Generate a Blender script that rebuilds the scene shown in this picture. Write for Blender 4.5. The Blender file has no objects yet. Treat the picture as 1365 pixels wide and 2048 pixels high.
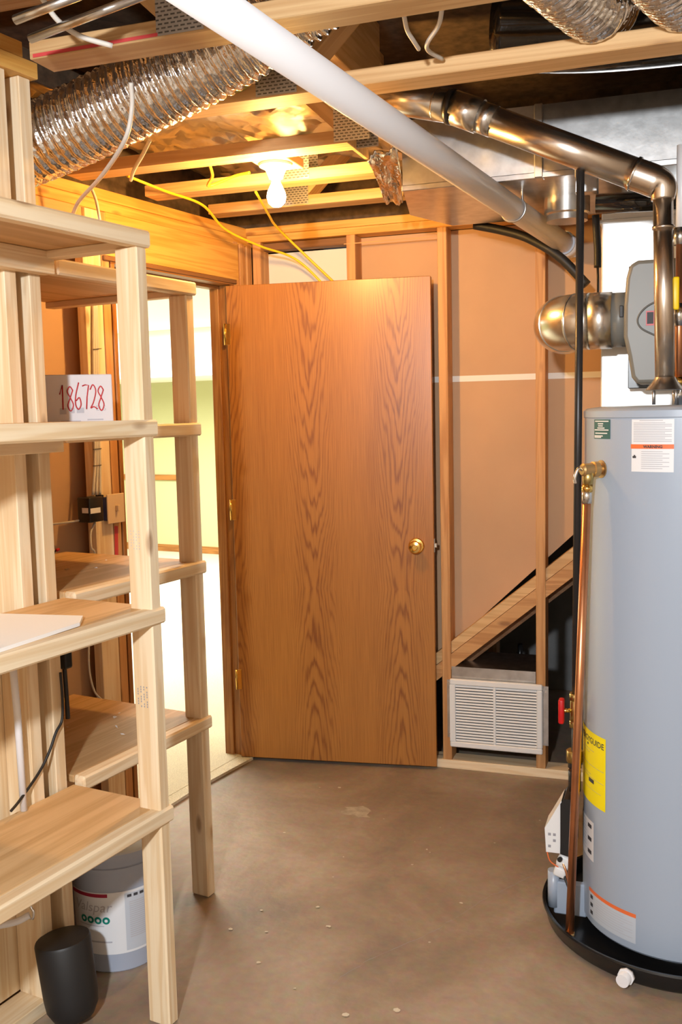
import bpy, bmesh, math, random
from mathutils import Vector, Matrix
random.seed(7)
S = bpy.context.scene
COL = S.collection
V = Vector
# ------------------------------------------------------------------ camera
F, PITCH, ROLL, YAW, H = 1950.0, 0.10396442, 0.02245677, -0.33412664, 1.518
cy, sy, cp, sp = math.cos(YAW), math.sin(YAW), math.cos(PITCH), math.sin(PITCH)
FW = V((sy*cp, cy*cp, -sp)); RT0 = V((cy, -sy, 0)); DN0 = FW.cross(RT0)
RT = math.cos(ROLL)*RT0 + math.sin(ROLL)*DN0
DN = -math.sin(ROLL)*RT0 + math.cos(ROLL)*DN0
EYE = V((0, 0, H))
cam = bpy.data.cameras.new('camera'); co = bpy.data.objects.new('camera', cam); COL.objects.link(co)
cam.sensor_fit = 'VERTICAL'; cam.sensor_height = 36; cam.lens = F/2048*36; cam.clip_start = .05
co.matrix_world = Matrix(((RT.x, -DN.x, -FW.x, 0), (RT.y, -DN.y, -FW.y, 0), (RT.z, -DN.z, -FW.z, H), (0, 0, 0, 1)))
S.camera = co
# ------------------------------------------------------------------ light and exposure
S.view_settings.view_transform = 'Standard'; S.view_settings.look = 'None'
S.view_settings.exposure = 1.15; S.view_settings.gamma = 1; S.view_settings.use_curve_mapping = False
w = bpy.data.worlds.new('world'); S.world = w; w.use_nodes = True
w.node_tree.nodes['Background'].inputs[0].default_value = (.8, .9, 1, 1)
w.node_tree.nodes['Background'].inputs[1].default_value = 0.02
def point(name, loc, watts, col, r):
    l = bpy.data.lights.new(name, 'POINT'); l.energy = watts; l.color = col; l.shadow_soft_size = r
    o = bpy.data.objects.new(name, l); COL.objects.link(o); o.location = loc; return o
def area(name, loc, rot, sx, sy_, watts, col):
    l = bpy.data.lights.new(name, 'AREA'); l.shape = 'RECTANGLE'; l.size = sx; l.size_y = sy_; l.energy = watts; l.color = col
    o = bpy.data.objects.new(name, l); COL.objects.link(o); o.location = loc; o.rotation_euler = rot; return o
KEY = point('utility_bulb_light', (-.30, -.60, 2.02), 142, (.92, .965, 1), .06)
area('family_room_ceiling_light', (-4.6, 6.2, 2.26), (0, 0, 0), 2.4, 3.0, 170, (1, .95, .84))
BULB_W = 30.0      # emission strength of the bare bulb in view is set in its builder
# ------------------------------------------------------------------ pixel helpers (direction only; depth from what is touched)
def ray(x, y):
    return RT*((x-682.5)/F) + DN*((y-1024)/F) + FW
def on_z(x, y, z): d = ray(x, y); return EYE + d*((z-H)/d.z)
def on_y(x, y, Y): d = ray(x, y); return EYE + d*(Y/d.y)
# left-hand frame: the door wall runs 9 degrees off the truss grid
EN = V((.98769, -.15643, 0)); EU = V((.15643, .98769, 0)); EZ = V((0, 0, 1))
LF = (EN, EU, EZ); WF = (V((1, 0, 0)), V((0, 1, 0)), EZ)
def L(n, u, z): return EN*n + EU*u + EZ*z
def on_n(x, y, n):
    d = ray(x, y); return EYE + d*((n - EN.dot(EYE))/EN.dot(d))
# ------------------------------------------------------------------ materials
MATS = {}
def nodes(name):
    m = bpy.data.materials.new(name); m.use_nodes = True; nt = m.node_tree
    return m, nt, nt.nodes['Principled BSDF']
def lk(nt, a, b): nt.links.new(a, b)
def plain(name, col, rough=.5, metal=0, spec=.5, emis=None, noise=0, nscale=20, bump=0, bscale=80, coat=0):
    m, nt, b = nodes(name)
    b.inputs['Base Color'].default_value = (*col, 1); b.inputs['Roughness'].default_value = rough
    b.inputs['Metallic'].default_value = metal; b.inputs['Specular IOR Level'].default_value = spec
    b.inputs['Coat Weight'].default_value = coat
    tc = nt.nodes.new('ShaderNodeTexCoord')
    if noise:
        n = nt.nodes.new('ShaderNodeTexNoise'); n.inputs['Scale'].default_value = nscale; n.inputs['Detail'].default_value = 5
        lk(nt, tc.outputs['Object'], n.inputs['Vector'])
        r = nt.nodes.new('ShaderNodeValToRGB'); r.color_ramp.elements[0].position = .3; r.color_ramp.elements[1].position = .7
        r.color_ramp.elements[0].color = (*[c*(1-noise) for c in col], 1); r.color_ramp.elements[1].color = (*[min(1, c*(1+noise)) for c in col], 1)
        lk(nt, n.outputs['Fac'], r.inputs['Fac']); lk(nt, r.outputs['Color'], b.inputs['Base Color'])
    if bump:
        n2 = nt.nodes.new('ShaderNodeTexNoise'); n2.inputs['Scale'].default_value = bscale; n2.inputs['Detail'].default_value = 4
        lk(nt, tc.outputs['Object'], n2.inputs['Vector'])
        bp = nt.nodes.new('ShaderNodeBump'); bp.inputs['Strength'].default_value = bump; bp.inputs['Distance'].default_value = .01
        lk(nt, n2.outputs['Fac'], bp.inputs['Height']); lk(nt, bp.outputs['Normal'], b.inputs['Normal'])
    if emis:
        b.inputs['Emission Color'].default_value = (*emis[0], 1); b.inputs['Emission Strength'].default_value = emis[1]
    MATS[name] = m; return m
def mathn(nt, op, a=None, b=None, c=None):
    n = nt.nodes.new('ShaderNodeMath'); n.operation = op
    for i, v in enumerate((a, b, c)):
        if v is None: continue
        if isinstance(v, (int, float)): n.inputs[i].default_value = v
        else: lk(nt, v, n.inputs[i])
    return n.outputs[0]
def wood(name, light, dark, rough=.6, ring=1.0, knots=.5, var=.12):
    """lumber with its grain along the object's own X axis"""
    m, nt, b = nodes(name); N = nt.nodes
    tc = N.new('ShaderNodeTexCoord'); oi = N.new('ShaderNodeObjectInfo')
    off = N.new('ShaderNodeVectorMath'); off.operation = 'SCALE'; lk(nt, tc.outputs['Object'], off.inputs[0]); off.inputs['Scale'].default_value = 1
    rnd = mathn(nt, 'MULTIPLY', oi.outputs['Random'], 37.0)
    cmb = N.new('ShaderNodeCombineXYZ'); lk(nt, rnd, cmb.inputs[0]); lk(nt, rnd, cmb.inputs[1]); lk(nt, rnd, cmb.inputs[2])
    add = N.new('ShaderNodeVectorMath'); add.operation = 'ADD'; lk(nt, off.outputs[0], add.inputs[0]); lk(nt, cmb.outputs[0], add.inputs[1])
    mp = N.new('ShaderNodeMapping'); mp.inputs['Scale'].default_value = (1.1, 22, 22); lk(nt, add.outputs[0], mp.inputs['Vector'])
    n1 = N.new('ShaderNodeTexNoise'); n1.inputs['Scale'].default_value = 1.0; n1.inputs['Detail'].default_value = 3; n1.inputs['Distortion'].default_value = .6
    lk(nt, mp.outputs[0], n1.inputs['Vector'])
    g = mathn(nt, 'SINE', mathn(nt, 'MULTIPLY', n1.outputs['Fac'], 26*ring)); g = mathn(nt, 'MULTIPLY_ADD', g, .5, .5)
    mp2 = N.new('ShaderNodeMapping'); mp2.inputs['Scale'].default_value = (4, 180, 180); lk(nt, add.outputs[0], mp2.inputs['Vector'])
    n2 = N.new('ShaderNodeTexNoise'); n2.inputs['Scale'].default_value = 1; n2.inputs['Detail'].default_value = 4; lk(nt, mp2.outputs[0], n2.inputs['Vector'])
    f = mathn(nt, 'ADD', mathn(nt, 'MULTIPLY', g, .55), mathn(nt, 'MULTIPLY', n2.outputs['Fac'], .45))
    r = N.new('ShaderNodeValToRGB'); r.color_ramp.elements[0].position = .12; r.color_ramp.elements[1].position = .75
    r.color_ramp.elements[0].color = (*dark, 1); r.color_ramp.elements[1].color = (*light, 1); lk(nt, f, r.inputs['Fac'])
    # knots
    mp3 = N.new('ShaderNodeMapping'); mp3.inputs['Scale'].default_value = (3.2, 9, 9); lk(nt, add.outputs[0], mp3.inputs['Vector'])
    vo = N.new('ShaderNodeTexVoronoi'); vo.inputs['Scale'].default_value = 1; lk(nt, mp3.outputs[0], vo.inputs['Vector'])
    kr = N.new('ShaderNodeValToRGB'); kr.color_ramp.elements[0].position = .05; kr.color_ramp.elements[1].position = .12
    kr.color_ramp.elements[0].color = (1, 1, 1, 1); kr.color_ramp.elements[1].color = (0, 0, 0, 1); lk(nt, vo.outputs['Distance'], kr.inputs['Fac'])
    mx = N.new('ShaderNodeMixRGB'); lk(nt, mathn(nt, 'MULTIPLY', kr.outputs['Color'], knots), mx.inputs['Fac'])
    lk(nt, r.outputs['Color'], mx.inputs['Color1']); mx.inputs['Color2'].default_value = (dark[0]*.45, dark[1]*.35, dark[2]*.3, 1)
    hs = N.new('ShaderNodeHueSaturation'); lk(nt, mx.outputs['Color'], hs.inputs['Color'])
    lk(nt, mathn(nt, 'MULTIPLY_ADD', oi.outputs['Random'], var*2, 1-var), hs.inputs['Value'])
    lk(nt, hs.outputs['Color'], b.inputs['Base Color']); b.inputs['Roughness'].default_value = rough
    bp = N.new('ShaderNodeBump'); bp.inputs['Strength'].default_value = .12; bp.inputs['Distance'].default_value = .004
    lk(nt, n2.outputs['Fac'], bp.inputs['Height']); lk(nt, bp.outputs['Normal'], b.inputs['Normal'])
    MATS[name] = m; return m
wood('pine', (.86, .70, .48), (.74, .53, .30), knots=.75, var=.05)
wood('shelf_board', (.66, .43, .21), (.52, .31, .13), knots=.3, ring=.7, var=.06)
wood('stud', (.62, .33, .13), (.46, .21, .07), knots=.7, var=.08)
wood('truss_wood', (.62, .40, .19), (.50, .29, .12), knots=.4)
wood('header_wood', (.72, .40, .10), (.60, .28, .05), knots=.8, var=.02)
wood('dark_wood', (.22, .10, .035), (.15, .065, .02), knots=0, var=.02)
wood('jamb_oak', (.40, .175, .045), (.27, .10, .022), rough=.4, knots=0, ring=1.4, var=.02)
plain('drywall_paper', (.53, .335, .20), .9, noise=.05, nscale=3)
plain('drywall_white', (.75, .75, .72), .9)
plain('tape', (.8, .78, .74), .8)
plain('green_wall', (.50, .52, .29), .8)
plain('white_ceiling', (.85, .85, .8), .8)
plain('carpet', (.72, .66, .52), 1, noise=.18, nscale=260, bump=.6, bscale=220)
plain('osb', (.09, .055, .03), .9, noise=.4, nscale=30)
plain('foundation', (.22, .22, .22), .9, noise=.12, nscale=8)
plain('room_wall', (.45, .38, .30), .9, noise=.1, nscale=6)
plain('galv', (.62, .62, .62), .28, metal=1, noise=.14, nscale=26, bump=.05, bscale=14)
plain('foil_soft', (.72, .72, .70), .3, metal=1, bump=.5, bscale=9)
plain('galv_round', (.72, .70, .67), .27, metal=1, noise=.08, nscale=9)
plain('flue_metal', (.66, .57, .48), .27, metal=1, noise=.1, nscale=6)
plain('plenum_white', (.86, .86, .85), .3, metal=.15, spec=.6)
plain('truss_plate', (.30, .30, .30), .45, metal=1)
plain('pvc', (.80, .80, .83), .35)
plain('pvc_band', (.55, .6, .7), .3)
plain('black_plastic', (.010, .010, .011), .28)
plain('black_rubber', (.012, .012, .013), .5)
plain('black_duct', (.012, .012, .013), .12, bump=.1, bscale=16)
plain('black_iron', (.035, .032, .032), .35, metal=.4)
plain('brass', (.85, .56, .16), .16, metal=1)
plain('brass_dull', (.52, .40, .16), .35, metal=1)
plain('bronze', (.55, .36, .16), .4, metal=.9)
plain('copper', (.62, .27, .13), .3, metal=.9, noise=.12, nscale=14)
plain('solder', (.7, .7, .68), .25, metal=1)
plain('chrome', (.75, .75, .75), .15, metal=1)
plain('tank_grey', (.37, .44, .55), .32, spec=.5)
plain('hum_grey', (.19, .19, .175), .4)
plain('hum_line', (.10, .10, .09), .4)
plain('white_paint', (.82, .83, .84), .4)
plain('white_paper', (.9, .9, .9), .7)
plain('label_white', (.80, .82, .86), .5)
plain('label_grey', (.55, .60, .68), .5)
plain('label_orange', (.85, .18, .05), .5)
plain('label_yellow', (.95, .80, .0), .5)
plain('label_green', (.03, .12, .12), .5)
plain('ink', (.05, .05, .06), .6)
plain('ink_grey', (.32, .32, .36), .6)
plain('ink_light', (.5, .5, .55), .6)
plain('ink_blue', (.02, .03, .16), .5)
plain('red', (.55, .004, .008), .4)
plain('dark_red', (.35, .015, .05), .5)
plain('teal', (.0, .22, .17), .5)
plain('yellow_cable', (.85, .55, .02), .45)
plain('olive_cable', (.35, .30, .06), .5)
plain('white_cable', (.66, .62, .56), .5)
plain('black_cable', (.015, .013, .012), .5)
plain('bucket_grey', (.38, .43, .54), .45)
plain('cardboard_white', (.74, .73, .76), .7)
plain('cardboard_side', (.55, .47, .36), .8)
plain('ivory', (.75, .58, .40), .4)
plain('porcelain', (.8, .76, .68), .3)
plain('yellow_grip', (.9, .62, .0), .4)
plain('red_mark', (.55, .05, .05), .7)
plain('fleck', (.60, .54, .42), .7)
plain('smear', (.40, .325, .235), .8, noise=.25, nscale=30)
plain('slot', (.05, .055, .06), .6)
plain('bulb_glow', (1, .9, .7), .4, emis=((1, .55, .16), 380.0))
def foil():
    m, nt, b = nodes('foil'); b.inputs['Metallic'].default_value = 1; b.inputs['Base Color'].default_value = (.78, .76, .74, 1); b.inputs['Roughness'].default_value = .16
    tc = nt.nodes.new('ShaderNodeTexCoord'); v = nt.nodes.new('ShaderNodeTexVoronoi'); v.inputs['Scale'].default_value = 55
    n = nt.nodes.new('ShaderNodeTexNoise'); n.inputs['Scale'].default_value = 70; n.inputs['Detail'].default_value = 3
    lk(nt, tc.outputs['Object'], v.inputs['Vector']); lk(nt, tc.outputs['Object'], n.inputs['Vector'])
    h = mathn(nt, 'ADD', v.outputs['Distance'], n.outputs['Fac'])
    bp = nt.nodes.new('ShaderNodeBump'); bp.inputs['Strength'].default_value = .35; bp.inputs['Distance'].default_value = .006
    lk(nt, h, bp.inputs['Height']); lk(nt, bp.outputs['Normal'], b.inputs['Normal']); MATS['foil'] = m
foil()
def oak():
    m, nt, b = nodes('oak_veneer'); N = nt.nodes
    tc = N.new('ShaderNodeTexCoord'); sx = N.new('ShaderNodeSeparateXYZ'); lk(nt, tc.outputs['Object'], sx.inputs[0])
    X, Z = sx.outputs['X'], sx.outputs['Z']
    lowm = N.new('ShaderNodeMapping'); lowm.inputs['Scale'].default_value = (9, 1, 1.5); lk(nt, tc.outputs['Object'], lowm.inputs['Vector'])
    low = N.new('ShaderNodeTexNoise'); low.inputs['Scale'].default_value = 1; low.inputs['Detail'].default_value = 2; lk(nt, lowm.outputs[0], low.inputs['Vector'])
    # mirrored flitches ~0.36 m wide, cathedral heart at each middle
    xs = mathn(nt, 'ADD', X, mathn(nt, 'MULTIPLY_ADD', low.outputs['Fac'], .03, .066))
    xm = mathn(nt, 'SUBTRACT', mathn(nt, 'PINGPONG', xs, .185), .0925) 
    dd = mathn(nt, 'ABSOLUTE', mathn(nt, 'SUBTRACT', mathn(nt, 'PINGPONG', xs, .185), .0))
    x2 = mathn(nt, 'MULTIPLY', dd, dd)
    mid = N.new('ShaderNodeTexNoise'); mm = N.new('ShaderNodeMapping'); mm.inputs['Scale'].default_value = (26, 1, 2.6); lk(nt, tc.outputs['Object'], mm.inputs['Vector'])
    mid.inputs['Scale'].default_value = 1; mid.inputs['Detail'].default_value = 3; lk(nt, mm.outputs[0], mid.inputs['Vector'])
    zz = mathn(nt, 'ABSOLUTE', mathn(nt, 'ADD', Z, .26))
    ph = mathn(nt, 'MULTIPLY_ADD', x2, 125.0, mathn(nt, 'MULTIPLY', zz, -1.55))
    ph = mathn(nt, 'ADD', ph, mathn(nt, 'MULTIPLY', mid.outputs['Fac'], .62))
    ph = mathn(nt, 'ADD', ph, mathn(nt, 'MULTIPLY', low.outputs['Fac'], .7))
    st = mathn(nt, 'SINE', mathn(nt, 'MULTIPLY', ph, 30.0)); st = mathn(nt, 'MULTIPLY_ADD', st, .5, .5); st = mathn(nt, 'POWER', st, 3.0)
    fade = mathn(nt, 'SUBTRACT', 1.0, mathn(nt, 'MULTIPLY', dd, 6.0)); fade = mathn(nt, 'MAXIMUM', fade, .18)
    st = mathn(nt, 'MULTIPLY', st, fade)
    pm = N.new('ShaderNodeMapping'); pm.inputs['Scale'].default_value = (260, 1, 5); lk(nt, tc.outputs['Object'], pm.inputs['Vector'])
    po = N.new('ShaderNodeTexNoise'); po.inputs['Scale'].default_value = 1; po.inputs['Detail'].default_value = 4; lk(nt, pm.outputs[0], po.inputs['Vector'])
    pores = N.new('ShaderNodeValToRGB'); pores.color_ramp.elements[0].position = .35; pores.color_ramp.elements[1].position = .65; lk(nt, po.outputs['Fac'], pores.inputs['Fac'])
    f = mathn(nt, 'ADD', mathn(nt, 'MULTIPLY', st, .62), mathn(nt, 'MULTIPLY', pores.outputs['Color'], .30))
    bl = N.new('ShaderNodeTexNoise'); bm_ = N.new('ShaderNodeMapping'); bm_.inputs['Scale'].default_value = (9, 1, 1.2); lk(nt, tc.outputs['Object'], bm_.inputs['Vector'])
    bl.inputs['Scale'].default_value = 1; lk(nt, bm_.outputs[0], bl.inputs['Vector'])
    f = mathn(nt, 'ADD', f, mathn(nt, 'MULTIPLY_ADD', bl.outputs['Fac'], .5, -.22))
    r = N.new('ShaderNodeValToRGB'); r.color_ramp.elements[0].position = .05; r.color_ramp.elements[1].position = .9
    r.color_ramp.elements[0].color = (.44, .180, .034, 1); r.color_ramp.elements[1].color = (.21, .064, .011, 1); lk(nt, f, r.inputs['Fac'])
    lk(nt, r.outputs['Color'], b.inputs['Base Color']); b.inputs['Roughness'].default_value = .36
    b.inputs['Coat Weight'].default_value = .12; b.inputs['Coat Roughness'].default_value = .25
    MATS['oak_veneer'] = m
oak()
def concrete():
    m, nt, b = nodes('concrete'); N = nt.nodes
    tc = N.new('ShaderNodeTexCoord')
    n1 = N.new('ShaderNodeTexNoise'); n1.inputs['Scale'].default_value = 2.3; n1.inputs['Detail'].default_value = 6; n1.inputs['Roughness'].default_value = .62; n1.inputs['Distortion'].default_value = .5
    n2 = N.new('ShaderNodeTexNoise'); n2.inputs['Scale'].default_value = 38; n2.inputs['Detail'].default_value = 6
    for n in (n1, n2): lk(nt, tc.outputs['Object'], n.inputs['Vector'])
    r = N.new('ShaderNodeValToRGB'); e = r.color_ramp.elements
    e[0].position = .30; e[0].color = (.185, .145, .112, 1); e[1].position = .68; e[1].color = (.37, .29, .215, 1)
    x = e.new(.5); x.color = (.290, .212, .148, 1)
    lk(nt, n1.outputs['Fac'], r.inputs['Fac'])
    mx = N.new('ShaderNodeMixRGB'); mx.blend_type = 'OVERLAY'; mx.inputs['Fac'].default_value = .22; lk(nt, r.outputs['Color'], mx.inputs['Color1']); lk(nt, n2.outputs['Color'], mx.inputs['Color2'])
    hs = N.new('ShaderNodeHueSaturation'); hs.inputs['Saturation'].default_value = 1.0; lk(nt, mx.outputs['Color'], hs.inputs['Color'])
    # sparse pale flecks of paint
    vo = N.new('ShaderNodeTexVoronoi'); vo.inputs['Scale'].default_value = 13; lk(nt, tc.outputs['Object'], vo.inputs['Vector'])
    sep = N.new('ShaderNodeSeparateColor'); lk(nt, vo.outputs['Color'], sep.inputs[0])
    size = mathn(nt, 'MULTIPLY_ADD', mathn(nt, 'GREATER_THAN', sep.outputs[0], .72), mathn(nt, 'MULTIPLY', sep.outputs[1], .07), .012)
    fl = mathn(nt, 'LESS_THAN', vo.outputs['Distance'], size)
    m2 = N.new('ShaderNodeMixRGB'); lk(nt, mathn(nt, 'MULTIPLY', fl, .8), m2.inputs['Fac']); lk(nt, hs.outputs['Color'], m2.inputs['Color1']); m2.inputs['Color2'].default_value = (.52, .46, .36, 1)
    lk(nt, m2.outputs['Color'], b.inputs['Base Color']); b.inputs['Roughness'].default_value = .6
    bp = N.new('ShaderNodeBump'); bp.inputs['Strength'].default_value = .15; bp.inputs['Distance'].default_value = .01
    lk(nt, n2.outputs['Fac'], bp.inputs['Height']); lk(nt, bp.outputs['Normal'], b.inputs['Normal']); MATS['concrete'] = m
concrete()
def toothed():
    m = MATS['truss_plate']; nt = m.node_tree; b = nt.nodes['Principled BSDF']; N = nt.nodes
    tc = N.new('ShaderNodeTexCoord'); mp = N.new('ShaderNodeMapping'); mp.inputs['Scale'].default_value = (1, 1, 1); mp.inputs['Rotation'].default_value = (math.pi/2, 0, 0)
    lk(nt, tc.outputs['Object'], mp.inputs['Vector'])
    br = N.new('ShaderNodeTexBrick'); br.inputs['Scale'].default_value = 60; br.inputs['Mortar Size'].default_value = .16; br.inputs['Brick Width'].default_value = .9; br.inputs['Row Height'].default_value = .5
    br.inputs['Color1'].default_value = (.16, .16, .16, 1); br.inputs['Color2'].default_value = (.22, .22, .22, 1); br.inputs['Mortar'].default_value = (.62, .62, .62, 1)
    lk(nt, mp.outputs[0], br.inputs['Vector']); lk(nt, br.outputs['Color'], b.inputs['Base Color'])
    bp = N.new('ShaderNodeBump'); bp.inputs['Strength'].default_value = 1; bp.inputs['Distance'].default_value = .006
    lk(nt, br.outputs['Color'], bp.inputs['Height']); lk(nt, bp.outputs['Normal'], b.inputs['Normal'])
toothed()
M = MATS
# ------------------------------------------------------------------ building helpers
ROOTLOC = {}
def tag(o, label=None, cat=None, group=None, kind=None):
    if label: o['label'] = label
    if cat: o['category'] = cat
    if group: o['group'] = group
    if kind: o['kind'] = kind
    return o
def thing(name, loc, label=None, cat=None, group=None, kind=None):
    o = bpy.data.objects.new(name, None); COL.objects.link(o); o.location = loc; o.empty_display_size = .05
    ROOTLOC[o] = Matrix.Translation(V(loc))
    return tag(o, label, cat, group, kind)
def attach(o, parent, mw):
    o.matrix_world = mw; ROOTLOC[o] = mw
    if parent is not None:
        o.parent = parent; o.matrix_parent_inverse = ROOTLOC[parent].inverted(); o.matrix_basis = mw
def link(name, me, mat, parent=None, mw=None, smooth=False):
    o = bpy.data.objects.new(name, me); COL.objects.link(o)
    if mat: me.materials.append(M[mat] if isinstance(mat, str) else mat)
    if smooth:
        for p in me.polygons: p.use_smooth = True
    attach(o, parent, mw or Matrix.Identity(4)); return o
def mk(name, verts, faces, mat, parent=None, smooth=False):
    vs = [V(v) for v in verts]
    c = V([sum((min(v[i] for v in vs), max(v[i] for v in vs)))/2 for i in range(3)])
    me = bpy.data.meshes.new(name); me.from_pydata([v-c for v in vs], [], faces); me.update()
    bm = bmesh.new(); bm.from_mesh(me); bmesh.ops.recalc_face_normals(bm, faces=bm.faces); bm.to_mesh(me); bm.free()
    return link(name, me, mat, parent, Matrix.Translation(c), smooth)
def boxmesh(name, dx, dy, dz, bev=.0015, seg=1):
    bm = bmesh.new(); bmesh.ops.create_cube(bm, size=1)
    for v in bm.verts: v.co = V((v.co.x*dx, v.co.y*dy, v.co.z*dz))
    if bev: bmesh.ops.bevel(bm, geom=bm.edges[:], offset=min(bev, dx*.3, dy*.3, dz*.3), segments=seg, affect='EDGES', profile=.5)
    me = bpy.data.meshes.new(name); bm.to_mesh(me); bm.free(); return me
def mat3(x, y, z, loc):
    return Matrix(((x.x, y.x, z.x, loc.x), (x.y, y.y, z.y, loc.y), (x.z, y.z, z.z, loc.z), (0, 0, 0, 1)))
def fbox(name, fr, a, b_, c, mat, parent=None, bev=.002, seg=1, long=None):
    """box over three ranges along the frame's axes; own X axis = longest side (grain)"""
    rg = (a, b_, c); d = [abs(r[1]-r[0]) for r in rg]; k = d.index(max(d)) if long is None else long
    ctr = sum((fr[i]*((rg[i][0]+rg[i][1])/2) for i in range(3)), V((0, 0, 0)))
    i, j = (k+1) % 3, (k+2) % 3
    return link(name, boxmesh(name, d[k], d[i], d[j], bev, seg), mat, parent, mat3(fr[k], fr[i], fr[j], ctr), seg > 1)
def wbox(name, a, b_, c, mat, parent=None, **k): return fbox(name, WF, a, b_, c, mat, parent, **k)
def lbox(name, a, b_, c, mat, parent=None, **k): return fbox(name, LF, a, b_, c, mat, parent, **k)
def beam(name, p, q, w_, h_, mat, parent=None, up=(0, 0, 1), bev=.002):
    p, q = V(p), V(q); x = (q-p).normalized(); y = V(up).cross(x).normalized(); z = x.cross(y)
    return link(name, boxmesh(name, (q-p).length, w_, h_, bev), mat, parent, mat3(x, y, z, (p+q)/2))
def catmull(pts, n=8):
    P = [V(p) for p in pts]
    if len(P) < 3: return P
    P = [2*P[0]-P[1]] + P + [2*P[-1]-P[-2]]; out = []
    for i in range(1, len(P)-2):
        for k in range(n):
            t = k/n; a, b_, c, d = P[i-1], P[i], P[i+1], P[i+2]
            out.append(.5*((2*b_)+(c-a)*t+(2*a-5*b_+4*c-d)*t*t+(3*b_-a-3*c+d)*t**3))
    out.append(P[-2]); return out
def tube(name, pts, r, mat, parent=None, seg=12, smooth_path=True, n=8, rad=None, cap=True):
    P = catmull(pts, n) if smooth_path else [V(p) for p in pts]
    vs, fs = [], []; nrm = None
    for i, p in enumerate(P):
        t = (P[min(i+1, len(P)-1)]-P[max(i-1, 0)]).normalized()
        if nrm is None:
            nrm = t.cross(V((0, 0, 1)) if abs(t.z) < .9 else V((1, 0, 0))).normalized()
        nrm = (nrm - t*nrm.dot(t)).normalized(); bn = t.cross(nrm)
        rr = rad(i/(len(P)-1)) if rad else r
        for k in range(seg):
            a = 2*math.pi*k/seg; vs.append(p+(nrm*math.cos(a)+bn*math.sin(a))*rr)
    for i in range(len(P)-1):
        for k in range(seg):
            k2 = (k+1) % seg; fs.append((i*seg+k, i*seg+k2, (i+1)*seg+k2, (i+1)*seg+k))
    if cap: fs += [tuple(range(seg))[::-1], tuple((len(P)-1)*seg+k for k in range(seg))]
    o = mk(name, vs, fs, mat, parent, True)
    if cap:
        for p in o.data.polygons:
            if len(p.vertices) > 4: p.use_smooth = False
    return o
def rod(name, p, q, r, mat, parent=None, seg=16, r2=None):
    p, q = V(p), V(q)
    return tube(name, [p, q], r, mat, parent, seg, False, rad=(lambda t: r+(r2-r)*t) if r2 is not None else None)
def lathe(name, prof, c, mat, parent=None, axis=(0, 0, 1), seg=32, sharp=35):
    ax = V(axis).normalized(); e1 = ax.cross(V((0, 0, 1)) if abs(ax.z) < .9 else V((1, 0, 0))).normalized(); e2 = ax.cross(e1)
    c = V(c); vs, fs = [], []
    for r, z in prof:
        for k in range(seg):
            a = 2*math.pi*k/seg; vs.append(c+ax*z+(e1*math.cos(a)+e2*math.sin(a))*max(r, 1e-5))
    m = len(prof)
    for i in range(m-1):
        for k in range(seg):
            k2 = (k+1) % seg; fs.append((i*seg+k, i*seg+k2, (i+1)*seg+k2, (i+1)*seg+k))
    fs += [tuple(range(seg)), tuple((m-1)*seg+k for k in range(seg))]
    o = mk(name, vs, fs, mat, parent, True)
    o.data.set_sharp_from_angle(angle=math.radians(sharp)); return o
def prism(name, poly, ext, mat, parent=None):
    """poly = list of points, extruded by vector ext"""
    P = [V(p) for p in poly]; e = V(ext); n = len(P)
    vs = P+[p+e for p in P]
    fs = [tuple(range(n))[::-1], tuple(range(n, 2*n))]+[(i, (i+1) % n, n+(i+1) % n, n+i) for i in range(n)]
    return mk(name, vs, fs, mat, parent)
_tc = {}
def textflat(s, size, shear=0.0, bold=0.0):
    cu = bpy.data.curves.new('t', 'FONT'); cu.body = s; cu.size = size; cu.shear = shear; cu.offset = bold; cu.resolution_u = 3
    o = bpy.data.objects.new('t', cu); COL.objects.link(o)
    dg = bpy.context.evaluated_depsgraph_get(); me = bpy.data.meshes.new_from_object(o.evaluated_get(dg))
    vs = [(v.co.x, v.co.y) for v in me.vertices]; fs = [tuple(p.vertices) for p in me.polygons]
    bpy.data.objects.remove(o); bpy.data.curves.remove(cu); bpy.data.meshes.remove(me); return vs, fs
def text_on(name, s, size, fn, mat, parent, shear=0, bold=0):
    vs, fs = textflat(s, size, shear, bold); return mk(name, [fn(x, y) for x, y in vs], fs, mat, parent)
def bars_on(name, rects, fn, mat, parent, n=6):
    """flat printed strokes: rects (x0,x1,y0,y1) mapped through fn"""
    vs, fs = [], []
    for x0, x1, y0, y1 in rects:
        b0 = len(vs)
        for i in range(n+1):
            x = x0+(x1-x0)*i/n; vs += [fn(x, y0), fn(x, y1)]
        fs += [(b0+2*i, b0+2*i+2, b0+2*i+3, b0+2*i+1) for i in range(n)]
    o = mk(name, vs, fs, mat, parent, True)
    if len(rects) > 1: o['kind'] = 'stuff'
    return o

# ================================================================== SETTING
CH = 2.30                      # underside of the trusses
YB = 3.915                     # front face of the back wall's studs
NW = -2.352                    # stud face of the door wall (left frame)
fl = wbox('floor', (-2.9, 1.7), (-2.3, 5.3), (-.1, 0), 'concrete', bev=0)
tag(fl, 'bare tan concrete floor with stains and flecks of paint', 'floor', kind='structure')
rng = random.Random(3)
def crack(pix):
    P = [on_z(x, y, 0) for x, y in catmull([(x, y, 0) for x, y in pix], 7) and [(q.x, q.y) for q in catmull([(x, y, 0) for x, y in pix], 7)]]
    vs, fs = [], []
    for i, p in enumerate(P):
        j = V((rng.uniform(-.004, .004), rng.uniform(-.004, .004), 0)); wv = rng.uniform(.0004, .0011)
        vs += [p+j+V((0, -wv, .0006)), p+j+V((0, wv, .0006))]
    fs = [(2*i, 2*i+2, 2*i+3, 2*i+1) for i in range(len(P)-1)]
    return mk('hairline_crack', vs, fs, 'ink_grey', fl)
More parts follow.
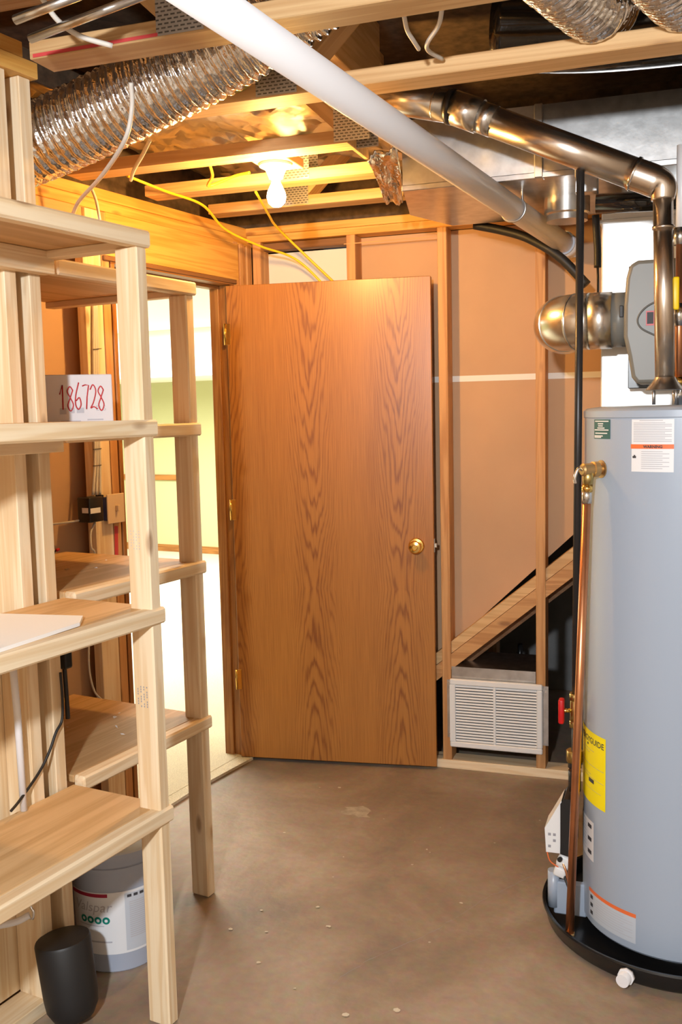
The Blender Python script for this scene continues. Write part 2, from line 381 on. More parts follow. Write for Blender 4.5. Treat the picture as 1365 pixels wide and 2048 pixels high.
crack([(1090, 1738), (1040, 1765), (975, 1795), (920, 1830), (868, 1862), (800, 1893), (730, 1925), (668, 1968), (640, 2010)])
for x, y, k in ((679, 1575, 9), (569, 1665, 6), (854, 1699, 5), (687, 1714, 4), (636, 1814, 8), (658, 1853, 9), (461, 1858, 9), (517, 1925, 8), (692, 2030, 11), (795, 2021, 12), (523, 1821, 6), (923, 1806, 6), (590, 1977, 5), (533, 1864, 6), (640, 1575, 4), (860, 1705, 4)):
    p = on_z(x, y, .0008); r = k*.00085
    mk('paint_fleck', [p+V((r*(1+rng.uniform(-.35, .35))*math.cos(t), r*.8*(1+rng.uniform(-.35, .35))*math.sin(t), rng.uniform(0, .0015))) for t in [j*math.pi/3.5 for j in range(7)]], [tuple(range(7))], 'fleck', fl)
p = on_z(716, 1624, .0005)
mk('plaster_smear', [p+V((.062*(1+rng.uniform(-.4, .25))*math.cos(t), .05*(1+rng.uniform(-.4, .25))*math.sin(t), 0)) for t in [j*math.pi/10 for j in range(20)]], [tuple(range(20))], 'smear', fl)
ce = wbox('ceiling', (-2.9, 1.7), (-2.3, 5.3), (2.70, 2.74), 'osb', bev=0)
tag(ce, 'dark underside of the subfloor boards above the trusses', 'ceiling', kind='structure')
# walls out of the frame that close the room
o = wbox('wall_right', (1.6, 1.7), (-2.3, 5.3), (0, 2.7), 'room_wall', bev=0); tag(o, 'concrete side wall beyond the water heater', 'wall', kind='structure')
o = wbox('wall_front', (-2.9, 1.6), (-2.3, -2.2), (0, 2.7), 'room_wall', bev=0); tag(o, 'concrete wall behind the viewer', 'wall', kind='structure')
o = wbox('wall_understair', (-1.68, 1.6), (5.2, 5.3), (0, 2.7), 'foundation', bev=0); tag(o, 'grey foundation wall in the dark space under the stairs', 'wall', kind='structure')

# ---- door wall (left)
wl = thing('wall_left', L(NW, 1.5, 0), 'unfinished door wall of studs and brown drywall backs behind the shelves', 'wall', kind='structure')
DW = NW-.089
U0, U1 = 2.735, 3.462           # door opening
lbox('drywall_panel', (DW-.013, DW), (-3.9, U0-.03), (0, 2.235), 'drywall_paper', wl, bev=0)
lbox('drywall_panel', (DW-.013, DW), (U0-.03, U1+.03), (2.075, 2.235), 'drywall_paper', wl, bev=0)
lbox('drywall_panel', (DW-.013, DW), (U1+.03, 3.72), (0, 2.235), 'drywall_paper', wl, bev=0)
for u in (-.6, .0, .6, 1.2, 1.75):
    lbox('stud', (DW, NW), (u, u+.038), (.038, 2.235), 'stud', wl)
lbox('stud', (NW-.038, NW), (2.580, 2.669), (.038, 2.223), 'pine', wl)
lbox('stud', (DW, NW), (2.673, 2.711), (.038, 2.223), 'stud', wl)
for u in (U1+.024, U1+.075, U1+.13):
    lbox('stud', (DW, NW), (u, u+.038), (.038, 2.235), 'stud', wl)
lbox('bottom_plate', (DW, NW), (-3.9, U0-.02), (0, .038), 'stud', wl)
lbox('top_plate', (DW, NW), (-3.9, 3.68), (2.262, 2.30), 'header_wood', wl)
lbox('top_plate', (DW, NW), (-3.9, 3.68), (2.2245, 2.261), 'header_wood', wl)
lbox('header', (NW-.05, NW+.002), (U0-.035, U1+.06), (2.074, 2.224), 'header_wood', wl)
lbox('blocking', (DW, NW), (2.02, 2.60), (2.19, 2.224), 'stud', wl)
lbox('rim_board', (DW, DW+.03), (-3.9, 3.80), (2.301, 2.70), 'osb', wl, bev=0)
# ---- door 1
HG = V((-1.797, 3.768, 0)); DE = V((-.945, 3.878, 0)); dx = (DE-HG).normalized(); dn = V((-dx.y, dx.x, 0))   # dn points to the back wall
d1 = thing('door_1', HG, 'oak veneer flush door standing open against the back wall', 'door', kind='structure')
WD = (DE-HG).length
slab = link('slab', boxmesh('slab', WD, .035, 2.03, .002), 'oak_veneer', d1, mat3(dx, dn, EZ, HG+dx*(WD/2)+dn*.0175+V((0, 0, 1.03))))
JN = (DW-.02, NW+.004)
jb = lbox('jamb', JN, (U1, U1+.02), (0, 2.05), 'jamb_oak', d1); lbox('jamb', JN, (U0-.02, U0), (0, 2.05), 'jamb_oak', d1)
lbox('head_jamb', JN, (U0-.02, U1+.02), (2.05, 2.072), 'jamb_oak', d1)
for u0, u1 in ((U1-.011, U1), (U0, U0+.011)):
    lbox('door_stop', (DW-.015, DW+.03), (u0, u1), (0, 2.05), 'jamb_oak', d1)
lbox('door_stop', (DW-.015, DW+.03), (U0, U1), (2.037, 2.05), 'jamb_oak', d1)
lbox('door_casing', (NW+.002, NW+.012), (U0-.06, U1+.03), (2.056, 2.073), 'dark_wood', d1)
for z in (1.845, 1.105, .363):
    h = thing('hinge', HG+V((0, 0, z))); h.name = 'hinge'
    h.parent = d1; h.matrix_parent_inverse = ROOTLOC[d1].inverted()
    link('hinge_leaf', boxmesh('hinge_leaf', .021, .002, .088, .0008), 'brass', h, mat3(dx, dn, EZ, HG+dx*.004-dn*.0012+V((0, 0, z))))
    rod('hinge_knuckle', HG-dx*.008-dn*.004+V((0, 0, z-.044)), HG-dx*.008-dn*.004+V((0, 0, z+.044)), .005, 'brass', h, 10)
kp = HG+dx*(WD-.072)+V((0, 0, .955))
kn = lathe('knob', [(.033, 0), (.033, .003), (.029, .008), (.014, .010), (.012, .026), (.020, .032), (.0265, .042), (.027, .050), (.022, .058), (.012, .060), (.010, .0575), (.004, .0575)], kp, 'brass', d1, axis=-dn, seg=36)
rod('lock_button', kp-dn*.057, kp-dn*.061, .004, 'brass', kn, 12)
link('latch', boxmesh('latch', .012, .014, .02, .002), 'chrome', d1, mat3(dx, dn, EZ, HG+dx*(WD+.006)+dn*.0175+V((0, 0, .955))))
link('latch_plate', boxmesh('latch_plate', .002, .025, .057, .0005), 'chrome', d1, mat3(dx, dn, EZ, HG+dx*(WD+.001)+dn*.0175+V((0, 0, .955))))
# ---- back wall
wb = thing('wall_back', (-.9, YB, 0), 'open stud wall with brown drywall backs and sloping stair plates', 'wall', kind='structure')
XS = [-1.735, -1.31, -.925, -.5345, -.13, .28, .69, 1.1, 1.5]
y0, y1 = YB, YB+.089
wbox('bottom_plate', (-1.72, 1.6), (y0-.001, y1), (0, .038), 'pine', wb)
wbox('top_plate', (-1.76, 1.6), (y0, y1), (2.238, 2.268), 'header_wood', wb)
wbox('top_plate', (-1.78, 1.6), (y0, y1), (2.269, 2.30), 'header_wood', wb)
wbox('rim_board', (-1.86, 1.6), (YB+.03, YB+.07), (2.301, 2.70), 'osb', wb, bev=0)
for x in XS: wbox('stud', (x, x+.038), (y0, y1), (.038, 2.238), 'stud', wb)
# sloping plates, cut between the studs; slope read at two stud bays
def zd(x): return .521+(x+.917)*(.977-.521)/.554
for i, x in enumerate(XS[:-1]):
    a, b_ = x+.038, XS[i+1]
    za, zb = zd(a), zd(b_)
    if zb < .12 or za > 2.2: continue
    if za-.12 < .05: continue
    for top, bot, ya in ((0, -.050, y0+.012), (-.052, -.118, y0+.004)):
        prism('sloped_plate', [(a, ya, za+bot), (b_, ya, zb+bot), (b_, ya, min(2.236, zb+top)), (a, ya, min(2.236, za+top))], (0, y1-ya, 0), 'stud' if top else 'truss_wood', wb)
YD = y1+.0005
def dz_(x): return max(.04, zd(x)-.02)
SE = 1.636
xl, xr = -1.31, 1.6
prism('drywall_panel', [(xl, YD, SE+.004), (.27, YD, SE+.004), (.95, YD, 2.236), (xl, YD, 2.236)], (0, .013, 0), 'drywall_paper', wb)
prism('drywall_panel', [(xl, YD, dz_(xl)), (-1.45+.0, YD, .04)][:1]+[(-.925, YD, dz_(-.925)), (.27, YD, SE-.006), (xl, YD, SE-.006)], (0, .013, 0), 'drywall_paper', wb)
wbox('drywall_seam', (xl, .25), (YD-.0008, YD+.004), (SE-.012, SE+.012), 'tape', wb, bev=0)
prism('white_panel', [(-1.70, YD, .04), (-1.3105, YD, .04), (-1.3105, YD, 2.2), (-1.70, YD, 2.2)], (0, .013, 0), 'drywall_white', wb)
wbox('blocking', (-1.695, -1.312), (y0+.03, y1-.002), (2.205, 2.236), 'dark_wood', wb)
wbox('blocking', (-1.32, -.925), (y0-.001, y0+.0), (2.20, 2.204), 'stud', wb, bev=0)
# stair carriage hidden behind, closes the dark space
st = thing('stair_underside', (0, 4.5, 0), 'dark sloping underside of the staircase', 'stairs', kind='structure')
a, b_ = -.95, 1.55
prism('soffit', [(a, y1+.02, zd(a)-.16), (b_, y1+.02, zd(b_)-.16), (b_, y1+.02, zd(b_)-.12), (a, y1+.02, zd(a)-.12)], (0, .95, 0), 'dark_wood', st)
# ---- room beyond the doorway
of = lbox('floor_family_room', (-9, NW+.012), (0.5, 8.7), (-.06, -.0005), 'concrete', bev=0); of.name = 'floor.001'
bpy.data.objects.remove(of)
cpt = lbox('carpet', (-9, NW-.03), (U0-4.5, 8.55), (.0, .014), 'carpet', bev=0)
tag(cpt, 'cream carpet of the bright room beyond the doorway', 'carpet', kind='structure')
prism('carpet_edge', [L(NW-.03, U0+.0, .001), L(NW-.03, U1, .001), L(NW+.035, U1, .001), L(NW+.02, (U0+U1)/2, .001), L(NW+.035, U0, .001)], (0, 0, .012), 'carpet', cpt)
o = lbox('wall_family_far', (-9, DW-.013), (8.5, 8.6), (0, 2.3), 'green_wall', bev=0); tag(o, 'pale green far wall seen through the doorway', 'wall', kind='structure')
lbox('chair_rail', (-9, -6.38), (8.475, 8.5), (.80, .86), 'jamb_oak', o); lbox('baseboard', (-9, DW-.013), (8.485, 8.5), (.014, .09), 'jamb_oak', o)
o = lbox('wall_family_side', (-9.1, -9), (-2, 8.6), (0, 2.3), 'green_wall', bev=0); tag(o, 'pale green side wall of the room beyond the doorway', 'wall', kind='structure')
o = lbox('wall_family_near', (DW-.03, DW-.0135), (3.60, 8.5), (0, 2.3), 'green_wall', bev=0); tag(o, 'pale green near wall of the room beyond the doorway', 'wall', kind='structure')
o = lbox('ceiling_family_room', (-9, DW-.014), (-2, 8.5), (2.29, 2.34), 'white_ceiling', bev=0); tag(o, 'white ceiling of the room beyond the doorway', 'ceiling', kind='structure')
lbox('soffit', (-9, DW-.1), (7.3, 8.499), (1.86, 2.289), 'white_ceiling', o, bev=0)
lbox('soffit_edge', (-9, DW-.1), (7.28, 7.30), (1.86, 1.93), 'white_ceiling', o, bev=0)

# ---- partition end beside the shelves
PN = -1.797
wp = thing('wall_partition', L(PN, 1.6, 0), 'pale stud partition ending beside the wooden shelves', 'wall', kind='structure')
for u, dn_ in ((-.9, 0), (-.45, 0), (0, 0), (.45, 0), (.9, 0), (1.28, 0), (1.70, 0), (1.783, -.004)):
    lbox('stud', (PN-.089+dn_, PN+dn_), (u, u+.038), (0.038, 2.33), 'pine', wp)
lbox('bottom_plate', (PN-.089, PN), (-1.6, 1.821), (0, .038), 'pine', wp)
lbox('top_plate', (PN-.089, PN+.01), (-1.6, 1.835), (2.331, 2.369), 'header_wood', wp)
lbox('top_plate', (PN-.089, PN+.004), (-1.6, 1.795), (2.370, 2.408), 'header_wood', wp)
lbox('panel', (PN-.103, PN-.09), (-1.6, 1.815), (0.04, 2.33), 'pine', wp, long=2)

# ================================================================== TRUSSES
def truss(yfar, xa, xb, joints, lab, z0=CH):
    t = thing('floor_truss', ((xa+xb)/2, yfar-.0445, z0), lab, 'truss', 'open-web floor trusses overhead')
    ya, yb = yfar-.089, yfar
    wbox('bottom_chord', (xa, xb), (ya, yb), (z0, z0+.038), 'truss_wood', t)
    wbox('top_chord', (xa, xb), (ya, yb), (z0+.36, z0+.398), 'truss_wood', t)
    for x in joints:
        for sgn in (-1, 1):
            xe = x+sgn*.36
            if xe < xa or xe > xb: continue
            beam('web', (x+sgn*.03, (ya+yb)/2, z0+.045), (xe, (ya+yb)/2, z0+.355), .086, .038, 'truss_wood', t)
        for yy in (ya-.0012, yb+.0002):
            wbox('connector_plate', (x-.055, x+.055), (yy, yy+.001), (z0+.004, z0+.125), 'truss_plate', t, bev=0, long=0)
    for x in joints[:-1]:
        for yy in (ya-.0012, yb+.0002):
            wbox('connector_plate', (x+.33, x+.43), (yy, yy+.001), (z0+.30, z0+.39), 'truss_plate', t, bev=0, long=0)
    return t
truss(1.545, -1.38, 1.58, [-1.15, -.30, .45, 1.2], 'pine floor truss nearest the viewer, clipped by the top edge')
ta = truss(1.985, -1.36, 1.58, [on_y(360, 60, 1.896).x, -.28, .46, 1.2], 'pine floor truss with red-marked chord above the crinkled foil duct')
tb = truss(2.43, -1.96, 1.58, [on_y(552, 170, 2.34).x, .17, .85], 'pine floor truss spanning the whole ceiling behind the white pipe')
tc_ = truss(2.90, -1.90, -.93, [on_y(703, 255, 2.81).x], 'short pine floor truss whose chord the bare bulb hangs from')
td = truss(3.28, -1.83, -.95, [-1.25], 'short pine floor truss just behind the bare bulb')
te = truss(3.665, -1.77, -.97, [-1.4], 'short pine floor truss nearest the back wall')
mk('red_chalk_mark', [(-1.35, 1.8945, 2.302), (-1.04, 1.8945, 2.304), (-1.04, 1.8945, 2.311), (-1.35, 1.8945, 2.310)], [(0, 1, 2, 3)], 'red_mark', ta)
g = thing('girder', (-.91, 3.2, CH), 'short pine header that the cut trusses frame into', 'beam')
wbox('board', (-.925, -.887), (2.50, 3.02), (CH+.17, CH+.398), 'truss_wood', g)
wbox('board', (-.945, -.93), (2.902, 3.02), (CH+.0, CH+.16), 'truss_wood', g)

# ================================================================== SHELVES
def shelf_unit(name, lab, nf, ub, ua, depth, tops, posts, ledger, grp):
    """front edge at n=nf, far end u=ub, near end u=ua"""
    t = thing(name, L(nf, ub, 0), lab, 'shelf', grp)
    for (n0, n1, u0, u1) in posts:
        lbox('post', (n0, n1), (u0, u1), (0, tops[-1]-.037), 'pine', t, bev=.004)
    for k, z in enumerate(tops):
        sh = lbox('shelf_board', (nf-depth, nf-.037), (ua, ub), (z-.02, z), 'shelf_board', t, long=1)
        lbox('nosing', (nf-.038, nf), (ua, ub+.004), (z-.038, z+.001), 'pine', sh, bev=.005)
        lbox('end_cleat', (nf-depth+.0, nf-.038), (ub-.036, ub+.002), (z-.040, z-.0202), 'pine', sh)
        if ledger: lbox('ledger', (nf-depth-.0, nf-depth+.038), (ua, ub-.01), (z-.075, z-.0205), 'pine', sh)
    return t
N1, U1s = -1.469, 1.834
z1 = [.560, 1.056, 1.505, 1.94]
su1 = shelf_unit('wooden_shelf_unit', 'near pine shelf unit holding the white sheet, with a bucket beneath', N1, U1s+.004, .55, .327, z1,
           [(N1-.072, N1-.007, U1s-.040, U1s-.002), (N1-.072, N1-.007, .58, .618)], True, 'site-built pine shelves')
N2, U2s = -1.766, 2.4127
z2 = [.579, 1.068, 1.489, 1.906]
su2 = shelf_unit('wooden_shelf_unit', 'far pine shelf unit beside the doorway, holding the white carton', N2, U2s+.004, 1.846, .575, z2,
           [(N2-.072, N2-.007, U2s-.040, U2s-.002)], False, 'site-built pine shelves')
# lumber stamps on the near post
def postface(x, y): return L(N1-.072+x, U1s-.0404, y)
bars_on('lumber_stamp', [(.012+.009*i, .012+.009*i+.003, .815+.006*j, .819+.006*j) for i in range(4) for j in range(9) if (i*7+j*5) % 4], postface, 'ink_grey', su1, n=1)
bars_on('lumber_stamp', [(.012+.008*i, .012+.008*i+.002, 1.20+.007*j, 1.203+.007*j) for i in range(4) for j in range(7) if (i*5+j*3) % 4], postface, 'ink_light', su1, n=1)
# scraps on the shelves
sc = random.Random(5)
for k in range(7):
    p = L(N2-.12-sc.random()*.25, 2.08+sc.random()*.26, z2[0]+.0012); s = .006+.010*sc.random()
    o = mk('paint_flake', [p+V((sc.uniform(-s, s), sc.uniform(-s, s), 0)) for _ in range(3)]+[p+V((0, 0, .002))], [(0, 1, 2), (0, 1, 3), (1, 2, 3), (2, 0, 3)], 'white_paper')
    tag(o, 'tiny white paint flake on the lower board of the far shelves', 'flake', 'paint flakes on the shelves')
for k in range(5):
    p = L(N2-.12-sc.random()*.2, 2.12+sc.random()*.2, z2[1]+.0012); s = .005+.008*sc.random()
    o = mk('paint_flake', [p+V((sc.uniform(-s, s), sc.uniform(-s, s), 0)) for _ in range(3)]+[p+V((0, 0, .002))], [(0, 1, 2), (0, 1, 3), (1, 2, 3), (2, 0, 3)], 'white_paper')
    tag(o, 'tiny white paint flake on the second board of the far shelves', 'flake', 'paint flakes on the shelves')

# white sheet on the near unit
zz = z1[1]+.0015
P = [on_z(-60, 1232, zz), on_z(166, 1238, zz), on_z(160, 1252, zz), on_z(-60, 1325, zz)]
o = prism('white_sheet', P, (0, 0, .008), 'white_paper'); tag(o, 'thin white foam sheet lying on the near shelf', 'sheet')

# carton with handwritten number
def lu(x, y, u):
    d = ray(x, y); return EYE+d*((u-EU.dot(EYE))/EU.dot(d))
cr = lu(225, 790, 2.16); cr.z = 0
bd_ = V((cr.x, cr.y, 0)).normalized(); br_ = V((bd_.y, -bd_.x, 0)); BF = (br_, bd_, EZ)       # carton turned to face the aisle
bn1 = br_.dot(cr); bu = bd_.dot(cr); dl = ray(78, 790); tl = bu/bd_.dot(dl); bn0 = br_.dot(dl*tl)
zt = lu(225, 748, 2.16).z
cb = thing('carton', (br_*((bn0+bn1)/2)+bd_*bu)+EZ*z2[2], 'white cardboard carton marked with a red handwritten number on the far shelf', 'box')
fbox('carton_body', BF, (bn0, bn1), (bu, bu+.13), (z2[2]+.001, zt), 'cardboard_white', cb, bev=.002)
bw, bh = bn1-bn0, zt-z2[2]
def BL(n, u, z): return br_*n+bd_*u+EZ*z
def boxf(x, y): return BL(bn0+x*bw, bu-.0012, z2[2]+y*bh)
STROKES = {'1': [[(.1, .62), (.55, 1), (.5, .0)]],
 '8': [[(.9, .85), (.5, 1), (.1, .8), (.5, .55), (.9, .25), (.5, .0), (.1, .22), (.5, .55), (.9, .85)]],
 '6': [[(.7, 1.1), (.2, .6), (.1, .2), (.5, .0), (.9, .2), (.7, .48), (.2, .35)]],
 '7': [[(.05, .95), (.5, 1), (1, .98), (.7, .5), (.55, 0)]],
 '2': [[(.05, .8), (.5, 1), (.9, .75), (.5, .3), (.05, .05), (.5, .1), (1.05, 0)]]}
for i, ch in enumerate('186728'):
    for s_ in STROKES[ch]:
        xo = .27+.105*i; pts = [boxf(xo+.092*a, .33+.47*b_-(.03 if i in (1, 5) else 0)) for a, b_ in s_]
        tube('digit_'+{'1': 'one', '8': 'eight', '6': 'six', '7': 'seven', '2': 'two'}[ch], pts, .0018, 'red', cb, 6, ch not in '17', n=5)
text_on('printed_letters', 'ELS', .02, lambda x, y: BL(bn0+bw*.76+x, bu-.0010, z2[2]+bh*.30+y), 'ink_light', cb)
bars_on('printed_lines', [(.28, .55, .10, .115), (.64, .86, .115, .14), (.27, .36, .24, .36), (.42, .47, .26, .36), (.5, .6, .26, .36)], boxf, 'ink_light', cb, n=1)

# ---- wall switch, transformer and cables on the stud by the door
def onw(x, y, off=0): return on_n(x, y, NW+off)
p = onw(205, 1048); q = onw(236, 985)
sw = thing('wall_switch', (p+q)/2, 'ivory toggle switch plate on the stud beside the doorway', 'switch')
nu = (EU.dot(p), EU.dot(q))
lbox('switch_box', (NW, NW+.022), (nu[0]+.006, nu[1]-.006), (p.z+.01, q.z-.01), 'ink_blue', sw, bev=.002)
pl = lbox('switch_plate', (NW+.022, NW+.028), nu, (p.z, q.z), 'ivory', sw, bev=.003)
lbox('toggle', (NW+.028, NW+.042), (sum(nu)/2-.005, sum(nu)/2+.005), ((p.z+q.z)/2-.01, (p.z+q.z)/2+.012), 'ivory', sw, bev=.002)
p = onw(178, 1046, .03); q = onw(205, 992, .03)
tr = thing('transformer', (p+q)/2, 'small black plug-in transformer left of the ivory switch plate', 'adapter')
nu2 = (EU.dot(p), EU.dot(q)-.004)
lbox('casing', (NW-.02, NW+.036), nu2, (p.z, q.z), 'black_plastic', tr, bev=.004, seg=2)
lbox('rating_label', (NW+.036, NW+.0365), (nu2[0]+.004, nu2[1]-.016), ((p.z+q.z)/2-.012, (p.z+q.z)/2+.006), 'label_white', tr, bev=0)
lbox('rating_label', (nu2 and NW+.002, NW+.030), (nu2[0]-.0006, nu2[0]), ((p.z+q.z)/2-.010, (p.z+q.z)/2+.008), 'label_white', tr, bev=0)
lbox('tab', (NW, NW+.03), (nu2[1], nu2[1]+.012), (q.z-.01, q.z+.004), 'black_plastic', tr)
cd = thing('cable_bundle', onw(193, 800, .012), 'white cables stapled down the stud beside the doorway', 'cable')
for k, dxp in enumerate((-4, 0, 4)):
    tube('cable', [onw(190+dxp*.7, 610, .008), onw(191+dxp, 700, .008), onw(193+dxp, 860, .008), onw(195+dxp*1.2, 920, .010), onw(186+7*k, 990, .012)], .0052, 'white_cable', cd, 8)
for yy in (699, 899, 932):
    a_, b2 = onw(186, yy, .016), onw(203, yy-2, .016); rod('staple', a_, b2, .0012, 'black_cable', cd, 6)
o = tube('cord', [onw(190, 1046, .012), onw(182, 1065, .02), onw(183, 1095, .03), onw(190, 1118, .02), onw(180, 1250, .01), onw(178, 1330, .01), onw(188, 1380, .01), onw(206, 1402, .02)], .0035, 'white_cable'); tag(o, 'white cord hanging down from the black transformer', 'cord')
o = tube('cord', [onw(100, 1049, .0-.08), onw(140, 1044, -.03), onw(182, 1036, .0)], .0035, 'white_cable'); tag(o, 'white cord running sideways from the transformer behind the shelves', 'cord')
mk('red_stripe', [onw(x, y, .0006) for x, y in ((229, 1052), (236, 1052), (237, 1117), (230, 1117))], [(0, 1, 2, 3)], 'red_mark', wl)
o = tube('wire_nut_lead', [onw(108, 1118, -.07), onw(108, 1108, -.06), onw(112, 1100, -.05)], .002, 'black_cable'); tag(o, 'short wire with a red nut poking out behind the far shelves', 'wire')
rod('wire_nut', onw(112, 1101, -.05), onw(119, 1098, -.045), .006, 'red', o, 8, .004)

# ---- things low on the left
o = tube('white_conduit', [L(PN+.012, 1.655, z1[0]+.001), L(PN+.012, 1.652, .8), L(PN+.012, 1.645, z1[1]-.09)], .009, 'pvc', smooth_path=False); tag(o, 'thin white conduit against the partition between the lower shelves', 'conduit')
def onp(x, y, off=.008): return on_n(x, y, PN+off)
o = tube('power_cord', [onp(22, 1622, .03), onp(40, 1600, .02), onp(78, 1545), onp(98, 1505), onp(112, 1465), onp(124, 1440), onp(125, 1400), onp(121, 1345)], .0035, 'black_cable'); tag(o, 'black power cord trailing across the partition studs', 'cord')
p = on_n(128, 1318, PN-.03)
o = link('plug_adapter', boxmesh('plug_adapter', .035, .03, .05, .006, 2), 'black_plastic', None, mat3(EN, EU, EZ, p)); tag(o, 'black plug adapter at the edge of the partition', 'adapter')
o = tube('black_lead', [p-EZ*.02, p-EZ*.09+EN*.002, p-EZ*.16+EN*.003], .006, 'black_cable'); tag(o, 'thick black lead dropping from the plug adapter', 'cord')
# bucket
bc = on_z(243, 1947, 0); vd = V((bc.x, bc.y, 0)).normalized(); bc = bc+vd*.122
bk = thing('bucket', bc, 'grey plastic paint bucket with white label under the near shelf', 'bucket')
lathe('bucket_body', [(.112, .0), (.116, .004), (.128, .285), (.128, .29), (.134, .292), (.134, .302), (.129, .304), (.130, .335)], bc, 'bucket_grey', bk, seg=48)
lathe('lid', [(.130, .325), (.138, .326), (.138, .343), (.133, .347), (.118, .347), (.116, .341), (.0, .341)], bc, 'bucket_grey', bk, seg=48)
# label, angle measured from the direction to the viewer
fa = math.atan2(-vd.y, -vd.x)
def bucketf(r0):
    def fn(x, y):            # x metres along the surface, y height
        rr = .1155+.128*0+(.0445)*y+r0; a = fa+.0+x/rr
        return bc+V((math.cos(a)*rr, math.sin(a)*rr, y))
    return fn
bf = bucketf(.0012)
lab_ = bars_on('label', [(-.15, .16, .055, .235)], bf, 'label_white', bk, n=40)
bf2 = bucketf(.0020)
bars_on('label_panel', [(.018, .16, .062, .228)], bf2, 'label_grey', lab_, n=20)
bars_on('red_band', [(-.15, -.028, .222, .232)], bf2, 'dark_red', lab_, n=16)
text_on('brand_lettering', 'Valspar', .040, lambda x, y: bf2(-.137+x, .180+y), 'ink_light', lab_, shear=.2)
for i in range(4):
    cxx = -.103+.023*i
    vs = [bf2(cxx+.0105*math.cos(t*math.pi/8), .155+.0105*math.sin(t*math.pi/8)) for t in range(16)]; mk('round_badge', vs, [tuple(range(16))], 'teal', lab_)
    vs = [bf2(cxx+.005*math.cos(t*math.pi/3), .155+.005*math.sin(t*math.pi/3))+(-vd)*.0006 for t in range(6)]; mk('badge_drop', vs, [tuple(range(6))], 'label_white', lab_)
bars_on('fine_print', [(-.12, -.04, .138, .140)]+[(-.1, -.02, .090, .0945)]+[(.03, .12, .20-.006*k, .2025-.006*k) for k in range(18)], bucketf(.0026), 'ink_light', lab_, n=6)
bars_on('fine_marks', [(.025+.018*k, .037+.018*k, .216, .224) for k in range(5)], bucketf(.0026), 'ink', lab_, n=2)
# black canister, slightly tipped, resting on the floor against the partition
kc = on_z(150, 2062, 0); kc = kc+V((-.02, .03, 0))
kax = V((-.13, .02, 1)).normalized()
kb = lathe('black_canister', [(.0, .0), (.03, .004), (.052, .016), (.064, .04), (.067, .07), (.069, .207), (.066, .213), (.058, .215), (.0, .215)], kc+V((0, 0, .006)), 'black_rubber', None, axis=kax, seg=36)
tag(kb, 'black round-bottomed canister in front of the grey bucket', 'canister')
# hook and white hose end under the near shelf
hp = lu(60, 1795, 1.58); 
hk = thing('hook', hp, 'small metal screw hook under the lowest near shelf', 'hook')
tube('shank', [hp+V((0, 0, .01)), hp+V((0, 0, -.02)), hp+V((.008, 0, -.035)), hp+V((.004, .0, -.052)), hp+V((-.008, 0, -.050)), hp+V((-.010, 0, -.040))], .0028, 'chrome', hk, 8)
o = tube('white_hose', [hp+V((-.004, 0, -.044)), hp+V((-.03, -.02, -.055)), hp+V((-.08, -.05, -.06)), hp+V((-.13, -.10, -.055))], .008, 'pvc'); tag(o, 'white hose end held by the small hook', 'hose')

# ================================================================== BULB
bp_ = on_y(553, 385, 2.955); BT = CH
bl = thing('light_bulb', (bp_.x, 2.955, BT), 'bare glowing light bulb in a porcelain holder on a truss', 'light bulb')
wbox('mounting_block', (bp_.x-.06, bp_.x+.06), (2.901, 3.05), (BT+.0, BT+.03), 'truss_wood', bl)
lathe('lamp_holder', [(.052, 0), (.052, -.008), (.034, -.018), (.024, -.040), (.022, -.046), (.0, -.046)], (bp_.x, 2.955, BT), 'porcelain', bl, seg=28)
lathe('glass_globe', [(.013, -.040), (.014, -.058), (.022, -.074), (.029, -.090), (.0305, -.104), (.026, -.121), (.014, -.132), (.0, -.135)], (bp_.x, 2.955, BT), 'bulb_glow', bl, seg=28)

# ================================================================== PIPES AND DUCTS
# white drain pipe
pa, pb = V((-.883, 1.20, 2.275)), V((-.405, 3.86, 2.118)); pd = (pb-pa).normalized()
pv = thing('drain_pipe', (pa+pb)/2, 'long white plastic drain pipe slung under the trusses', 'pipe')
rod('pipe', pa, pb, .038, 'pvc', pv, 32)
rod('coupling', pb-pd*.055, pb+pd*.02, .044, 'pvc', pv, 32)
rod('coupling_rim', pb-pd*.062, pb-pd*.055, .0445, 'pvc_band', pv, 32)
h0 = pa+pd*((on_y(1035, 395, 3.25).y-pa.y)/pd.y)
e1 = pd.cross(EZ).normalized()
tube('hanger_strap', [h0+EZ*.075+e1*.03]+[h0+(e1*math.cos(t)+EZ*math.sin(t))*.041 for t in [math.radians(v) for v in range(40, -221, -20)]]+[h0+EZ*.075-e1*.03], .004, 'galv', pv, 6)
tube('elbow', [pb+pd*.0, pb+pd*.03+V((0, 0, -.006)), pb+pd*.044+V((0, 0, -.022)), pb+pd*.046+V((0, 0, -.034))], .040, 'pvc', pv, 24)
